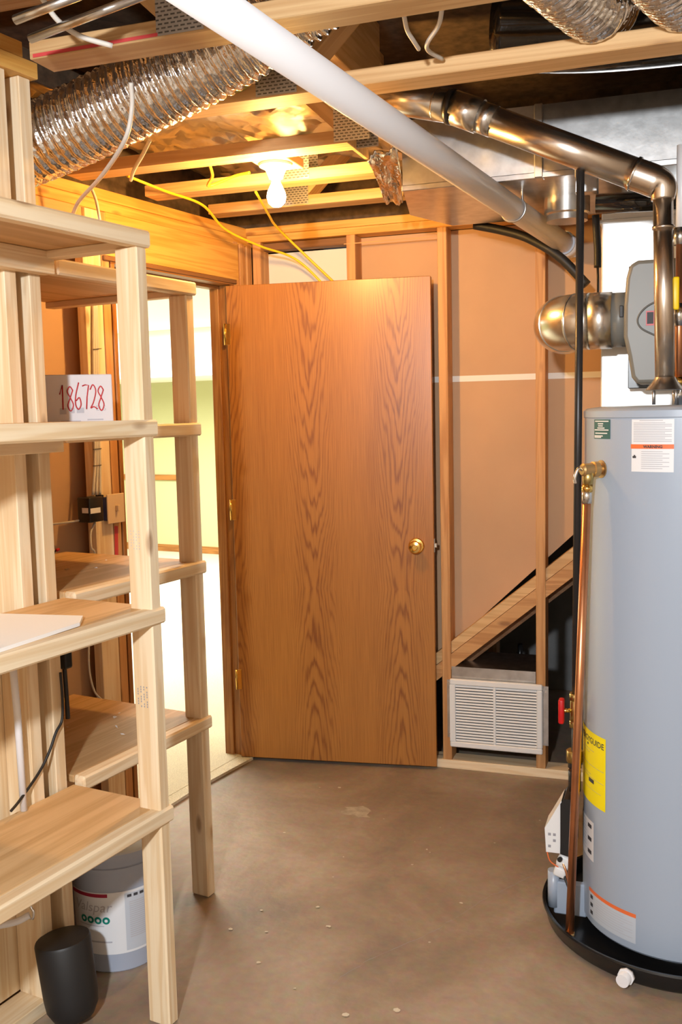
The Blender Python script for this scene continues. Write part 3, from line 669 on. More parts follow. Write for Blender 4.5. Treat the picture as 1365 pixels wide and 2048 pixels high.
# flex ducts
def flex(name, pts, R, mat, lab, pitch=.024, amp=.0045, seg=40):
    P = catmull(pts, 40); ln = sum((P[i+1]-P[i]).length for i in range(len(P)-1)); n = int(ln/pitch*6)
    # resample
    d = [0]
    for i in range(len(P)-1): d.append(d[-1]+(P[i+1]-P[i]).length)
    Q = []; j = 0
    for k in range(n+1):
        s_ = ln*k/n
        while j < len(d)-2 and d[j+1] < s_: j += 1
        t = (s_-d[j])/max(1e-9, d[j+1]-d[j]); Q.append(P[j].lerp(P[j+1], t))
    rr = random.Random(11)
    o = tube(name, Q, R, mat, None, seg, False, rad=lambda t: R+amp*math.sin(t*n*2*math.pi/6), cap=True)
    for v in o.data.vertices: v.co += V((rr.uniform(-1, 1), rr.uniform(-1, 1), rr.uniform(-1, 1)))*amp*.28
    tag(o, lab, 'duct'); return o
flex('flexible_duct', [(-1.88, 2.18, 2.165), (-1.72, 2.19, 2.185), (-1.50, 2.20, 2.235), (-1.22, 2.20, 2.315), (-1.00, 2.195, 2.385), (-.82, 2.19, 2.46), (-.74, 2.18, 2.49)], .093, 'foil', 'crinkled silver flexible duct dropping past the top shelf')
for pxl, lab in (((1168, 0), 'silver flexible duct beside the top edge above the heater'), ((1350, -26), 'silver flexible duct clipped by the top right corner')):
    q0 = on_y(*pxl, 2.26); qd = V((.29, .957, 0))
    flex('flexible_duct', [q0-qd*1.1+V((0, 0, .03)), q0-qd*.5+V((0, 0, .01)), q0, q0+qd*.08+V((0, 0, .012)), q0+qd*.16+V((0, 0, .035))], .068, 'foil', lab)
# wrinkled foil lining between the far trusses
def crumple(name, corners, mat, lab, cat, n=26, amp=.02, sd=2, thick=.004):
    r = random.Random(sd); A, B, C_, D = [V(c) for c in corners]; vs, fs = [], []; nr = (B-A).cross(D-A).normalized()
    for i in range(n+1):
        for j in range(n+1):
            s_, t = i/n, j/n; p = (A.lerp(B, s_)).lerp(D.lerp(C_, s_), t)
            vs.append(p+nr*(r.uniform(-1, 1)*amp*.5+amp*math.sin(s_*9+sd)*math.cos(t*7)))
    for i in range(n):
        for j in range(n):
            k = i*(n+1)+j; fs.append((k, k+n+1, k+n+2, k+1))
    o = mk(name, vs, fs, mat, None, True); m = o.modifiers.new('thick', 'SOLIDIFY'); m.thickness = thick
    return tag(o, lab, cat)
crumple('foil_blanket', [(-1.86, 2.50, 2.47), (-.97, 2.50, 2.49), (-.97, 3.84, 2.46), (-1.78, 3.84, 2.44)], 'foil_soft', 'crumpled silver foil insulation above the bare bulb', 'insulation', n=34, amp=.022)
e0 = on_y(745, 300, 2.98); e1_ = on_y(800, 415, 3.30)
crumple('foil_wrap', [on_y(735, 318, 2.98), on_y(795, 292, 2.98), on_y(808, 408, 3.3), on_y(772, 405, 3.3)], 'foil', 'bright crumpled foil wrapped round the end of the sheet metal trunk', 'insulation', n=14, amp=.012, sd=5)
# sheet-metal trunk
TB = 2.205
tk = thing('duct_trunk', (0, 3.4, TB), 'large sheet metal duct trunk above the stud wall', 'duct')
prism('trunk_body', [(-.832, 3.06, TB), (-.915, 3.46, TB), (-.82, 3.73, TB), (1.45, 3.76, TB), (1.45, 3.10, TB)], (0, 0, .21), 'galv', tk)
wbox('seam', (-.835, 1.45), (3.055, 3.062), (TB-.006, TB+.012), 'galv', tk)
for x in (-.42, .35):
    wbox('drive_cleat', (x, x+.025), (3.052, 3.10), (TB-.004, TB+.21), 'galv', tk)
wbox('drop_flange', (-.30, -.235), (3.05, 3.10), (TB-.06, TB+.03), 'galv', tk)
lathe('takeoff_collar', [(.075, 0), (.075, -.05), (.068, -.055), (.068, -.075), (.0, -.075)], on_y(1128, 385, 3.4).x and (on_y(1135, 398, 3.42).x, 3.42, TB), 'galv_round', tk, seg=28)
# black horizontal pipe right of it
o = rod('black_pipe', on_y(1193, 408, 3.16), on_y(1385, 398, 3.16), .03, 'black_duct', None, 24); tag(o, 'thick black pipe above the furnace plenum', 'pipe')
# black insulated ducts in the truss space
o = tube('black_duct', [(-.46, 2.70, 2.52), (-.2, 2.69, 2.485), (.1, 2.69, 2.475), (.45, 2.69, 2.475), (1.2, 2.69, 2.475)], .115, 'black_duct', None, 32); tag(o, 'shiny black insulated duct between the trusses above the flue', 'duct')
o = tube('black_duct', [(-.12, 2.21, 2.61), (.10, 2.21, 2.605), (.5, 2.21, 2.60), (1.3, 2.21, 2.60)], .075, 'black_duct', None, 32); tag(o, 'shiny black duct crossing behind the silver flexible ducts', 'duct')
o = tube('round_duct', [(-.62, 2.20, 2.55), (-.54, 2.20, 2.535), (-.47, 2.20, 2.515), (-.42, 2.19, 2.49), (-.39, 2.18, 2.46)], .085, 'galv_round', None, 32); tag(o, 'smooth galvanized round duct elbow between two trusses', 'duct')
# ---- flue
HC = V((.020, 2.86, 0)); HR = .272; HT = 1.512
f0 = on_y(1331, 768, 2.80); f1 = on_y(1327, 400, 2.80); f1.y = 2.80; f2 = on_y(1308, 362, 2.80); f3 = on_y(930, 222, 2.80); f4 = on_y(905, 214, 2.80); f5 = on_y(735, 190, 2.82)
fp = thing('flue_pipe', f1, 'shiny metal flue rising from the water heater under the ceiling', 'pipe')
rod('riser', f0, f1+V((0, 0, .01)), .026, 'flue_metal', fp, 28)
rod('riser_band', on_y(1328, 458, 2.80), on_y(1328, 452, 2.80), .029, 'flue_metal', fp, 28)
tube('elbow', [f1, f1+V((-.002, 0, .035)), f2+V((.0, 0, .0)), f2+(f3-f2).normalized()*.06], .042, 'flue_metal', fp, 28, rad=lambda t: .030+.012*min(1, t*1.6))
fd = (f3-f2).normalized()
rod('elbow_ring', f2+fd*.05, f2+fd*.058, .0455, 'chrome', fp, 28)
rod('pipe', f2+fd*.055, f3-fd*.09, .0415, 'flue_metal', fp, 32)
rod('crimp_section', f3-fd*.092, f3-fd*.045, .0425, 'galv_round', fp, 32)
rod('collar', f3-fd*.048, f4, .0465, 'galv_round', fp, 32)
fe = (f5-f4).normalized()
rod('collar_ring', f4-fe*.004, f4+fe*.010, .0485, 'black_iron', fp, 32)
rod('pipe', f4, f5, .044, 'galv_round', fp, 32)
rod('crimp_ring', f4+fe*.045, f4+fe*.050, .0455, 'chrome', fp, 32)
# draft hood on the heater
hz0 = HT
hx, hy = f0.x, 2.80
lathe('draft_hood', [(.027, .075), (.029, .070), (.040, .055), (.052, .042), (.050, .040), (.036, .052), (.024, .066)], (hx, hy, hz0), 'galv_round', fp, seg=28)
for k in range(4):
    a_ = math.pi/4+k*math.pi/2; rod('hood_leg', (hx+.04*math.cos(a_), hy+.04*math.sin(a_), hz0+.002), (hx+.04*math.cos(a_), hy+.04*math.sin(a_), hz0+.05), .004, 'galv', fp, 8)
# ---- plenum, furnace, humidifier
pn = thing('furnace', (.1, 3.6, 0), 'white furnace plenum standing bright behind the water heater', 'furnace')
px0 = on_y(1203, 620, 3.35).x
wbox('plenum', (px0, .52), (3.35, 3.88), (1.18, 2.135), 'plenum_white', pn, bev=.004)
wbox('cabinet', (px0-.02, .54), (3.33, 3.89), (.03, 1.18), 'hum_grey', pn, bev=.006)
wbox('plenum_flange', (px0-.006, .526), (3.343, 3.886), (2.10, 2.112), 'plenum_white', pn)
wbox('neck', (px0+.06, .46), (3.42, 3.72), (2.135, 2.203), 'galv', pn)
hm = thing('humidifier', (0, 3.2, 1.55), 'grey humidifier with curved badge on the white plenum', 'humidifier')
YH = 3.07
ha = on_y(1252, 530, YH); hb = on_y(1268, 768, YH)
x0, zt_, zb_ = ha.x, ha.z+.012, hb.z
outl = [(x0+.035, zt_), (x0+.012, zt_-.012), (x0+.002, zt_-.05), (x0-.004, (zt_+zb_)/2+.05), (x0-.004, (zt_+zb_)/2-.04), (x0+.010, zb_+.08), (x0+.020, zb_+.02), (x0+.035, zb_), (x0+.27, zb_), (x0+.285, zb_+.02), (x0+.30, (zt_+zb_)/2), (x0+.285, zt_-.02), (x0+.27, zt_)]
cv = prism('cover', [(x, YH, z) for x, z in outl], (0, .20, 0), 'hum_grey', hm)
bv = cv.modifiers.new('round', 'BEVEL'); bv.width = .012; bv.segments = 3; bv.limit_method = 'ANGLE'
for p_ in cv.data.polygons: p_.use_smooth = True
cv.data.set_sharp_from_angle(angle=math.radians(50))
wbox('frame', (x0+.0, x0+.29), (YH+.20, 3.349), (zb_-.01, zt_+.01), 'black_plastic', hm)
def hf(x, y): return V((x, YH-.0012, y))
q = [on_y(x, y, YH-.002) for x, y in ((1335, 598), (1305, 607), (1285, 622), (1276, 640), (1283, 656), (1305, 668), (1335, 680))]
tube('badge_arc', q, .003, 'hum_line', hm, 6)
a_, b2 = on_y(1293, 622, YH), on_y(1323, 650, YH)
bars_on('badge', [(a_.x, b2.x, b2.z, a_.z)], hf, 'red', hm, n=1)
bars_on('badge_mark', [(a_.x+.003, (a_.x+b2.x)/2, b2.z+.005, a_.z-.004)], lambda x, y: V((x, YH-.0016, y)), 'ink', hm, n=1)
zc = on_y(1235, 640, 3.17).z; yc = 3.17; xs_ = x0
bd = thing('bypass_elbow', (xs_-.1, yc, zc), 'round galvanized bypass elbow left of the grey humidifier', 'duct')
rod('grey_collar', (xs_+.004, yc, zc), (xs_-.045, yc, zc), .083, 'hum_grey', bd, 40)
lbk = link('damper_tab', boxmesh('damper_tab', .012, .006, .035, .002), 'black_rubber', bd, Matrix.Translation((xs_-.012, yc-.084, zc+.018)))
rod('sleeve', (xs_-.043, yc, zc), (xs_-.115, yc, zc), .087, 'galv_round', bd, 40)
# adjustable elbow in four gores
pts = [V((xs_-.112, yc, zc)), V((xs_-.155, yc+.012, zc)), V((xs_-.195, yc+.052, zc)), V((xs_-.208, yc+.105, zc)), V((xs_-.210, yc+.22, zc))]
arc = [V((xs_-.110, yc, zc))]+[V((xs_-.110-.10*math.sin(t), yc+.10*(1-math.cos(t)), zc)) for t in [math.radians(v) for v in range(5, 91, 5)]]+[V((xs_-.210, yc+.22, zc))]
tube('elbow', arc, .0875, 'galv_round', bd, 40, False)
for t in (24, 58):
    t = math.radians(t); p_ = V((xs_-.110-.10*math.sin(t), yc+.10*(1-math.cos(t)), zc)); q_ = V((-math.cos(t), math.sin(t), 0)); rod('elbow_seam', p_-q_*.003, p_+q_*.003, .0892, 'galv_round', bd, 40)
# black hose by the top of the wall
o = tube('black_hose', [on_y(950, 450, 3.80), on_y(1010, 462, 3.78), on_y(1060, 478, 3.76), on_y(1120, 514, 3.74), on_y(1175, 570, 3.74)], .017, 'black_rubber', None, 14); tag(o, 'black hose curving under the white drain pipe to the wall', 'hose')
o = tube('black_cable', [on_y(1192, 430, 3.32), on_y(1196, 500, 3.33), on_y(1196, 535, 3.33)], .012, 'black_rubber', None, 10); tag(o, 'thick black cable hanging beside the plenum', 'cable')
o = tube('dark_wire', [on_y(1196, 530, 3.33), on_y(1197, 560, 3.33), on_y(1197, 592, 3.25)], .004, 'black_cable', None, 8); tag(o, 'thin dark wire running down to the bypass elbow', 'wire')

# ================================================================== WATER HEATER
wh = thing('water_heater', HC, 'tall grey gas water heater with warning labels', 'water heater')
lathe('tank', [(.20, .040), (HR-.006, .040), (HR, .047), (HR, 1.481), (HR+.003, 1.483), (HR+.003, 1.500), (HR-.006, 1.507), (HR-.05, HT), (.0, HT+.0)], HC, 'tank_grey', wh, seg=96)
def tankf(r0, a0):
    def fn(x, y):
        a = a0+x/HR; return HC+V((math.cos(a)*(HR+r0), math.sin(a)*(HR+r0), y))
    return fn
def tank_at(x, y, r0=0):
    """angle and height where the view ray meets the tank"""
    d = ray(x, y); R = HR+r0; dxy = V((d.x, d.y)); e = V((-HC.x, -HC.y))
    A = dxy.dot(dxy); B = 2*dxy.dot(e); C_ = e.dot(e)-R*R; D = max(0, B*B-4*A*C_); t = (-B-math.sqrt(D))/(2*A)
    p = EYE+d*t; return math.atan2(p.y-HC.y, p.x-HC.x), p.z
def label_px(name, xl_, xr_, yt, yb, mat, r0=.0008):
    ym = (yt+yb)/2; aL, zT = tank_at(xl_, yt); aR, zT2 = tank_at(xr_, yt); _, zB = tank_at(xl_, yb); zB = max(zB, .062); zT = min(zT, 1.478)
    wdt = ((aR-aL) % (2*math.pi))*HR
    o = bars_on(name, [(0, wdt, zB, zT)], tankf(r0, aL), mat, wh, n=24); return o, aL, wdt, zB, zT
# green label
o, a0, wd_, zb, zt = label_px('green_label', 1190, 1222, 830, 877, 'label_green')
fn = tankf(.0014, a0); hh = zt-zb
bars_on('label_print', [(wd_*a, wd_*b, zt-hh*c, zt-hh*(c-.055)) for a, b, c in ((.08, .92, .12), (.28, .62, .25), (.3, .6, .36), (.25, .7, .47), (.05, .92, .57), (.1, .85, .74), (.05, .6, .88), (.05, .5, .95))], fn, 'label_white', o)
# white caution label
o, a0, wd_, zb, zt = label_px('warning_label', 1265, 1350, 828, 943, 'label_white')
fn = tankf(.0014, a0); hh = zt-zb
bars_on('orange_band', [(-.002, wd_*1.0, zt-hh*.56, zt-hh*.475)], fn, 'label_orange', o, n=16)
bars_on('label_print', [(wd_*a, wd_*b, zt-hh*c, zt-hh*(c-.012)) for a, b, c in [(.2, .75, .03)]+[(.05, .95 if k % 3 else .8, .075+.032*k) for k in range(12)]+[(.25 if k != 5 else .25, .9 if k % 2 else .75, .62+.040*k) for k in range(9)]], fn, 'ink_light', o)
bars_on('pictogram', [(wd_*.03, wd_*.12, zt-hh*.74, zt-hh*.70), (wd_*.06, wd_*.10, zt-hh*.70, zt-hh*.68)], fn, 'ink', o, n=2)
text_on('warning_word', 'WARNING', hh*.075, lambda x, y: tankf(.002, a0)(wd_*.30+x, zt-hh*.545+y), 'ink', o, bold=.0004)
# energy guide
o, a0, wd_, zb, zt = label_px('energy_label', 1160, 1213, 1438, 1575, 'label_yellow')
fn = tankf(.0014, a0); hh = zt-zb
vs_, _f = textflat('ENERGYGUIDE', 1); tw = max(v[0] for v in vs_)
text_on('energy_lettering', 'ENERGYGUIDE', 1, lambda x, y: fn(wd_*(.04+.92*x/tw), zt-hh*.16+y*hh*.115), 'ink', o, bold=.01)
bars_on('label_print', [(wd_*.1, wd_*.96, zt-hh*.47, zt-hh*.465), (wd_*.1, wd_*.96, zt-hh*.64, zt-hh*.635), (wd_*.1, wd_*.6, zt-hh*.60, zt-hh*.595), (wd_*.2, wd_*.7, zt-hh*.26, zt-hh*.255), (wd_*.2, wd_*.55, zt-hh*.30, zt-hh*.295), (wd_*.2, wd_*.9, zt-hh*.80, zt-hh*.796)], fn, 'ink_grey', o)
bars_on('price_box', [(wd_*.52, wd_*.70, zt-hh*.71, zt-hh*.655), (wd_*.45, wd_*.50, zt-hh*.21, zt-hh*.18)], fn, 'ink', o, n=2)
# small white label
o, a0, wd_, zb, zt = label_px('rating_label', 1164, 1189, 1610, 1685, 'label_white'); fn = tankf(.0014, a0); hh = zt-zb
bars_on('label_print', [(wd_*.1, wd_*.6, zt-hh*(.1+.09*k), zt-hh*(.085+.09*k)) for k in range(9)], fn, 'ink_light', o, n=2)
bars_on('pictogram', [(wd_*.70, wd_*.90, zt-hh*(.2+.33*k), zt-hh*(.1+.33*k)) for k in range(3)], fn, 'ink', o, n=2)
# lower warning label
aL, _z = tank_at(1180, 1800); aR, _z = tank_at(1273, 1840); wd_ = ((aR-aL) % (2*math.pi))*HR; zb, zt, a0 = .066, .150, aL
o = bars_on('lower_warning_label', [(0, wd_, zb, zt)], tankf(.0008, a0), 'label_grey', wh, n=24); fn = tankf(.0014, a0); hh = zt-zb
bars_on('orange_band', [(0, wd_, zt-hh*.13, zt)], fn, 'label_orange', o, n=20)
bars_on('label_print', [(wd_*.22, wd_*(.95 if k % 3 else .8), zt-hh*(.25+.085*k), zt-hh*(.235+.085*k)) for k in range(8)], fn, 'ink_light', o, n=10)
bars_on('pictogram', [(wd_*.05, wd_*.13, zt-hh*(.35+.27*k), zt-hh*(.22+.27*k)) for k in range(3)], fn, 'ink', o, n=2)
# relief valve and copper discharge pipe
av, zv = tank_at(1204, 938); vn = V((math.cos(av), math.sin(av), 0)); vp = HC+vn*HR+V((0, 0, zv))
rv = lathe('relief_valve', [(.024, 0), (.024, .003), (.014, .004), (.014, .012), (.021, .013), (.021, .028), (.017, .030), (.017, .058), (.013, .062), (.0, .062)], vp, 'bronze', wh, axis=vn, seg=24)
vb = vp+vn*.040
rod('valve_outlet', vb, vb+V((-.003, 0, -.045)), .016, 'brass_dull', rv, 16, .014)
rod('union_nut', vb+V((-.003, 0, -.042)), vb+V((-.004, 0, -.058)), .0165, 'brass', rv, 6)
lv = vp+vn*.06
tube('test_lever', [lv, lv+vn*.012+V((0, 0, .004)), lv+vn*.018+V((-.004, 0, -.02)), lv+vn*.014+V((-.006, 0, -.035))], .0045, 'chrome', rv, 8)
cbt = on_y(1140, 1868, 2.66); ctp = vb+V((-.004, 0, -.055))
rod('discharge_pipe', ctp, cbt, .0118, 'copper', wh, 18)
rod('solder_joint', ctp+V((0, 0, .004)), ctp+(cbt-ctp).normalized()*.035, .0135, 'solder', wh, 18)
rod('pipe_end', cbt+V((0, 0, .006)), cbt-V((0, 0, .018)), .0138, 'bronze', wh, 18)
# gas line
GX, GY = -.268, 2.80
gp = thing('gas_pipe', (GX, GY, .5), 'black iron gas pipe dropping to the water heater control', 'pipe')
ztop = 2.19
zval = on_y(1150, 1420, GY).z; zun = on_y(1150, 1515, GY).z; zco = on_y(1145, 1560, GY).z; zgc = on_y(1140, 1600, GY).z
gx2 = on_y(1152, 1420, GY).x; gx3 = on_y(1150, 1560, GY).x
rod('pipe', (GX+.008, GY, ztop), (gx2, GY, zval+.04), .0108, 'black_iron', gp, 16)
rod('pipe_cap', (GX+.008, GY, ztop-.03), (GX+.008, GY, ztop+.012), .02, 'black_iron', gp, 16)
vb_ = rod('ball_valve', (gx2, GY, zval+.045), (gx2, GY, zval-.045), .016, 'brass_dull', gp, 8)
rod('valve_end', (gx2, GY, zval+.05), (gx2, GY, zval+.03), .019, 'brass_dull', vb_, 6); rod('valve_end', (gx2, GY, zval-.03), (gx2, GY, zval-.05), .019, 'brass_dull', vb_, 6)
rod('valve_stem', (gx2-.012, GY-.008, zval), (gx2-.04, GY-.014, zval), .006, 'brass', vb_, 10)
hd = fbox('red_handle', WF, (gx2-.046, gx2-.030), (GY-.032, GY-.002), (zval-.036, zval+.036), 'red', vb_, bev=.005, seg=2)
rod('pipe', (gx2, GY, zval-.04), (gx3, GY, zgc), .0108, 'black_iron', gp, 16)
rod('union', (gx3, GY, zun+.022), (gx3, GY, zun-.012), .024, 'brass_dull', gp, 8); rod('union_seat', (gx3, GY, zun-.01), (gx3, GY, zun-.03), .019, 'black_iron', gp, 8)
rod('coupling', (gx3, GY, zco+.03), (gx3, GY, zco-.03), .018, 'black_iron', gp, 16)
# gas control
c0 = on_y(1094, 1690, GY); c1 = on_y(1155, 1592, GY)
gc = thing('gas_control', (gx3, GY, c0.z), 'white and black gas control valve on the side of the water heater', 'valve')
gc.parent = wh; gc.matrix_parent_inverse = ROOTLOC[wh].inverted(); del gc['label']; del gc['category']
xa, xb = c0.x, on_y(1123, 1640, GY).x; zt, zb = c1.z, c0.z; hz_ = zt-zb
prism('control_face', [(xb+.006, GY-.045, zt), (xa+.012, GY-.045, zt-hz_*.42), (xa, GY-.045, zt-hz_*.55), (xa+.004, GY-.045, zb), (xb+.002, GY-.045, zb)], (0, .09, 0), 'white_paint', gc)
prism('control_body', [(xb+.003, GY-.048, zb), (xb+.003, GY-.048, zt-.01), (xb+.014, GY-.048, zt+.006), (xb+.045, GY-.048, zt+.006), (xb+.045, GY-.048, zb+.015), (xb+.03, GY-.048, zb-.006)], (0, .10, 0), 'black_plastic', gc)
bars_on('control_print', [(xa+.01+.014*i, xa+.018+.014*i, zb+.015+.018*j, zb+.023+.018*j) for i in range(2) for j in range(3) if i+j != 1], lambda x, y: V((x, GY-.0456, y)), 'ink_grey', gc, n=1)
tube('pilot_wire', [(xa+.004, GY-.03, zb), (xa+.014, GY-.035, zb-.03), (xa+.038, GY-.03, zb-.05)], .002, 'label_orange', wh, 6)
tube('thermocouple', [(xb+.006, GY-.02, zb), (xb+.008, GY-.03, zb-.03), (xb+.02, GY-.04, zb-.06), (xb+.03, GY-.035, zb-.12)], .0035, 'copper', wh, 8)
ig = on_y(1130, 1722, GY-.02)
link('igniter', boxmesh('igniter', .042, .03, .04, .010, 2), 'white_paint', wh, Matrix.Translation(ig)@Matrix.Rotation(.4, 4, 'Y'), True)
rod('igniter_button', ig+V((-.01, -.015, .012)), ig+V((-.012, -.026, .014)), .007, 'black_plastic', wh, 12)
link('igniter_base', boxmesh('igniter_base', .036, .03, .03, .006, 2), 'white_paint', wh, Matrix.Translation(ig+V((-.012, .0, -.032)))@Matrix.Rotation(.3, 4, 'Y'), True)
tube('burner_leads', [ig+V((.0, -.01, -.04)), ig+V((.012, -.02, -.065)), ig+V((.022, -.01, -.095))], .004, 'black_cable', wh, 8)
# burner access cover
k0 = on_y(1097, 1738, GY); k1 = on_y(1122, 1812, GY)
rod('burner_cover_edge', (k0.x+.016, GY, k0.z), (k0.x+.016, GY, k1.z), .017, 'tank_grey', wh, 20)
wbox('burner_cover', (k0.x+.018, -.235), (GY-.012, GY+.012), (k1.z-.02, k0.z-.03), 'tank_grey', wh, bev=.004)
# pan
PC = V((.01, 2.875, 0)); PR = .368
pa_ = thing('drain_pan', PC, 'round black plastic drain pan under the water heater', 'pan')
lathe('pan_body', [(.0, .001), (PR-.012, .001), (PR, .012), (PR+.010, .052), (PR+.014, .055), (PR+.012, .060), (PR+.004, .058), (PR-.006, .014), (PR-.02, .008), (.0, .008)], PC, 'black_plastic', pa_, seg=80)
lathe('support_ring', [(.0, .008), (.215, .008), (.215, .039), (.0, .039)], HC, 'black_plastic', pa_, seg=48)
da = on_z(1238, 1972, .03); dd_ = (V((da.x, da.y, 0))-V((PC.x, PC.y, 0))).normalized(); dp = V((PC.x, PC.y, .03))+dd_*(PR-.01)
rod('drain_fitting', dp, dp+dd_*.055, .017, 'pvc', pa_, 20); rod('drain_nut', dp+dd_*.02, dp+dd_*.032, .022, 'pvc', pa_, 8)
# pipes on the right of the frame
wx = on_y(1354, 700, 2.84)
wl_ = thing('water_pipe', (wx.x, 2.84, HT), 'copper water pipe with a yellow-handled valve on the heater', 'pipe')
rod('pipe', (wx.x+.006, 2.84, HT), (wx.x+.006, 2.84, 1.94), .011, 'copper', wl_, 16)
rod('nipple', (wx.x+.006, 2.84, HT), (wx.x+.006, 2.84, HT+.055), .016, 'chrome', wl_, 16)
rod('fitting', (wx.x+.006, 2.84, HT+.05), (wx.x+.006, 2.84, HT+.075), .018, 'brass', wl_, 16)
zv = on_y(1354, 630, 2.84).z
bvv = rod('valve_body', (wx.x+.006, 2.84, zv-.03), (wx.x+.006, 2.84, zv+.03), .019, 'chrome', wl_, 12)
g0, g1_ = on_y(1343, 620, 2.80), on_y(1360, 553, 2.80)
wbox('yellow_handle', (g0.x, g1_.x), (2.795, 2.812), (g0.z, g1_.z), 'yellow_grip', bvv, bev=.004, seg=2)
rod('white_pipe_adapter', (wx.x+.006, 2.84, 1.94), (wx.x+.006, 2.84, 1.985), .018, 'solder', wl_, 16)
o = rod('white_pipe', (wx.x+.010, 2.84, 1.985), (wx.x+.010, 2.84, 2.20), .016, 'pvc', wl_, 16)

# ================================================================== REGISTER
rg = thing('air_register', on_y(990, 1430, YB), 'white louvred air register low on the stud wall', 'vent')
ra, rb_ = on_y(900, 1358, 3.90), on_y(1086, 1508, 3.90)
X0, X1, Z1, Z0 = ra.x, rb_.x, ra.z+.002, rb_.z-.003
Yf = YB-.022
wbox('sheet_boot', (XS[2]+.040, XS[3]-.002), (YB+.002, YB+.28), (Z0+.04, Z1+.048), 'galv', rg, bev=0)
for xa_, xb2 in ((X0-.014, X0+.02), (X1-.02, X1+.022)):
    wbox('mounting_ear', (xa_, xb2), (YB-.004, YB-.0015), (Z0+.035, Z1-.008), 'galv', rg, bev=0)
for s_ in ((X0-.008, Z1-.02), (X0-.008, Z0+.05), (X1+.012, Z1-.03), (X1+.012, Z0+.05)):
    rod('screw', (s_[0], YB-.006, s_[1]), (s_[0], YB-.003, s_[1]), .005, 'chrome', rg, 8)
fw_ = .024
wbox('frame_rail', (X0, X1), (Yf, YB-.0045), (Z1-fw_, Z1), 'white_paint', rg, bev=.004); wbox('frame_rail', (X0, X1), (Yf, YB-.0045), (Z0, Z0+fw_), 'white_paint', rg, bev=.004)
wbox('frame_stile', (X0, X0+fw_), (Yf, YB-.0045), (Z0+fw_, Z1-fw_), 'white_paint', rg, bev=.001); wbox('frame_stile', (X1-fw_, X1), (Yf, YB-.0045), (Z0+fw_, Z1-fw_), 'white_paint', rg, bev=.004)
xm_ = (X0+X1)/2-.004
wbox('mullion', (xm_-.005, xm_+.005), (Yf+.003, YB-.006), (Z0+.01, Z1-.01), 'white_paint', rg, bev=.001)
wbox('shadow_back', (X0+.01, X1-.01), (YB-.004, YB-.002), (Z0+.01, Z1-.01), 'slot', rg, bev=0)
NS = 20
for (sa, sb) in ((X0+fw_, xm_-.005), (xm_+.005, X1-fw_)):
    me = boxmesh('slat', sb-sa, .0012, .0082, 0)
    for k in range(NS):
        z = Z0+fw_+(Z1-Z0-2*fw_)*(k+.5)/NS
        o = bpy.data.objects.new('slat', me); COL.objects.link(o)
        if not me.materials: me.materials.append(M['white_paint'])
        attach(o, rg, Matrix.Translation(((sa+sb)/2, Yf+.0075, z))@Matrix.Rotation(math.radians(-32), 4, 'X'))
# things in the dark under the stairs
o = wbox('understair_post', (on_y(977, 1300, 4.45).x, on_y(994, 1300, 4.45).x), (4.45, 4.54), (0, zd(-.6)-.2), 'truss_wood'); tag(o, 'short pine post in the dark under the stairs', 'post')
o = thing('floor_jack', on_z(1035, 1400, 0), 'black upright tool standing in the dark under the stairs', 'tool')
jx = on_y(1040, 1300, 4.7).x; zj = on_y(1040, 1340, 4.7).z
o.location = (jx, 4.7, 0); ROOTLOC[o] = Matrix.Translation((jx, 4.7, 0))
wbox('body', (jx-.10, jx+.09), (4.62, 4.78), (0, zj+.03), 'black_plastic', o, bev=.02, seg=2)
rod('handle', (jx+.0, 4.70, zj), (jx+.003, 4.70, on_y(1040, 1288, 4.7).z), .012, 'black_plastic', o, 10)

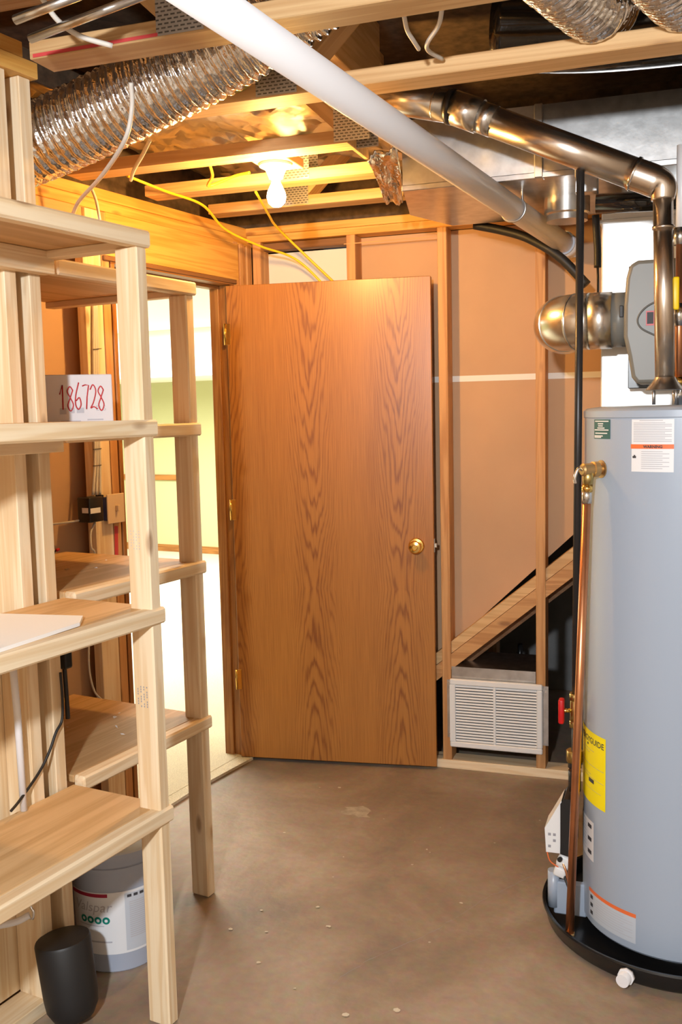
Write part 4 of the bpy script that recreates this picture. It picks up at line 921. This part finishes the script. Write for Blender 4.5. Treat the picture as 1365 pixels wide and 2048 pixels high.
# ================================================================== CABLES
def cable(name, pts, r, mat, lab):
    o = tube(name, [on_y(x, y, d) for x, y, d in pts], r, mat, None, 8); return tag(o, lab, 'cable')
cable('yellow_cable', [(255, 352, 3.0), (330, 382, 3.15), (405, 410, 3.35), (450, 458, 3.55), (520, 492, 3.72), (575, 510, 3.82), (610, 532, 3.86), (650, 572, 3.88)], .005, 'yellow_cable', 'yellow cable sagging from the header to behind the open door')
cable('yellow_cable', [(512, 384, 3.30), (538, 430, 3.55), (552, 452, 3.68), (590, 490, 3.80), (672, 568, 3.88)], .005, 'yellow_cable', 'yellow cable dropping from the bulb to behind the open door')
cable('yellow_cable', [(420, 330, 2.95), (425, 352, 3.0), (418, 372, 3.06), (470, 352, 3.10), (500, 345, 3.1)], .005, 'yellow_cable', 'short yellow cable looped round the chord left of the bulb')
cable('white_cable', [(262, 165, 2.04), (264, 215, 2.06), (250, 280, 2.07), (205, 350, 2.2), (160, 400, 2.4), (145, 430, 2.5)], .0055, 'white_cable', 'white cable hanging down in front of the crinkled foil duct')
cable('white_cable', [(300, 280, 2.46), (285, 310, 2.5), (268, 340, 2.6), (262, 360, 2.7)], .0055, 'white_cable', 'white cable end hanging behind the crinkled foil duct')
cable('white_cable', [(182, 375, 2.78), (192, 400, 2.79), (200, 440, 2.80)], .005, 'white_cable', 'white cable pair entering the door wall above the shelves')
cable('white_cable', [(80, -10, 1.72), (115, 40, 1.76), (160, 72, 1.80), (225, 92, 1.84)], .0055, 'white_cable', 'pale cable curving across the top left corner')
cable('olive_cable', [(395, 176, 2.315), (412, 182, 2.32), (430, 186, 2.325), (480, 180, 2.33), (508, 155, 2.33), (522, 118, 2.33)], .0055, 'olive_cable', 'dull yellow cable looping behind the foil duct')
cable('white_cable', [(808, 28, 2.06), (815, 60, 2.1), (828, 82, 2.15), (838, 98, 2.2)], .005, 'white_cable', 'short white cable loop above the middle truss')
cable('white_cable', [(885, 15, 2.06), (878, 50, 2.10), (856, 85, 2.18), (858, 102, 2.24), (885, 118, 2.32)], .005, 'white_cable', 'white cable hooking down to the middle truss chord')
o = rod('conduit', on_y(60, 78, 1.75), on_y(300, -14, 1.75), .009, 'galv', None, 10); tag(o, 'thin grey conduit crossing the top left corner', 'conduit')
o = rod('conduit', on_y(30, 40, 1.62), on_y(170, -14, 1.62), .009, 'galv', None, 10); tag(o, 'second thin grey conduit nearer the top left corner', 'conduit')
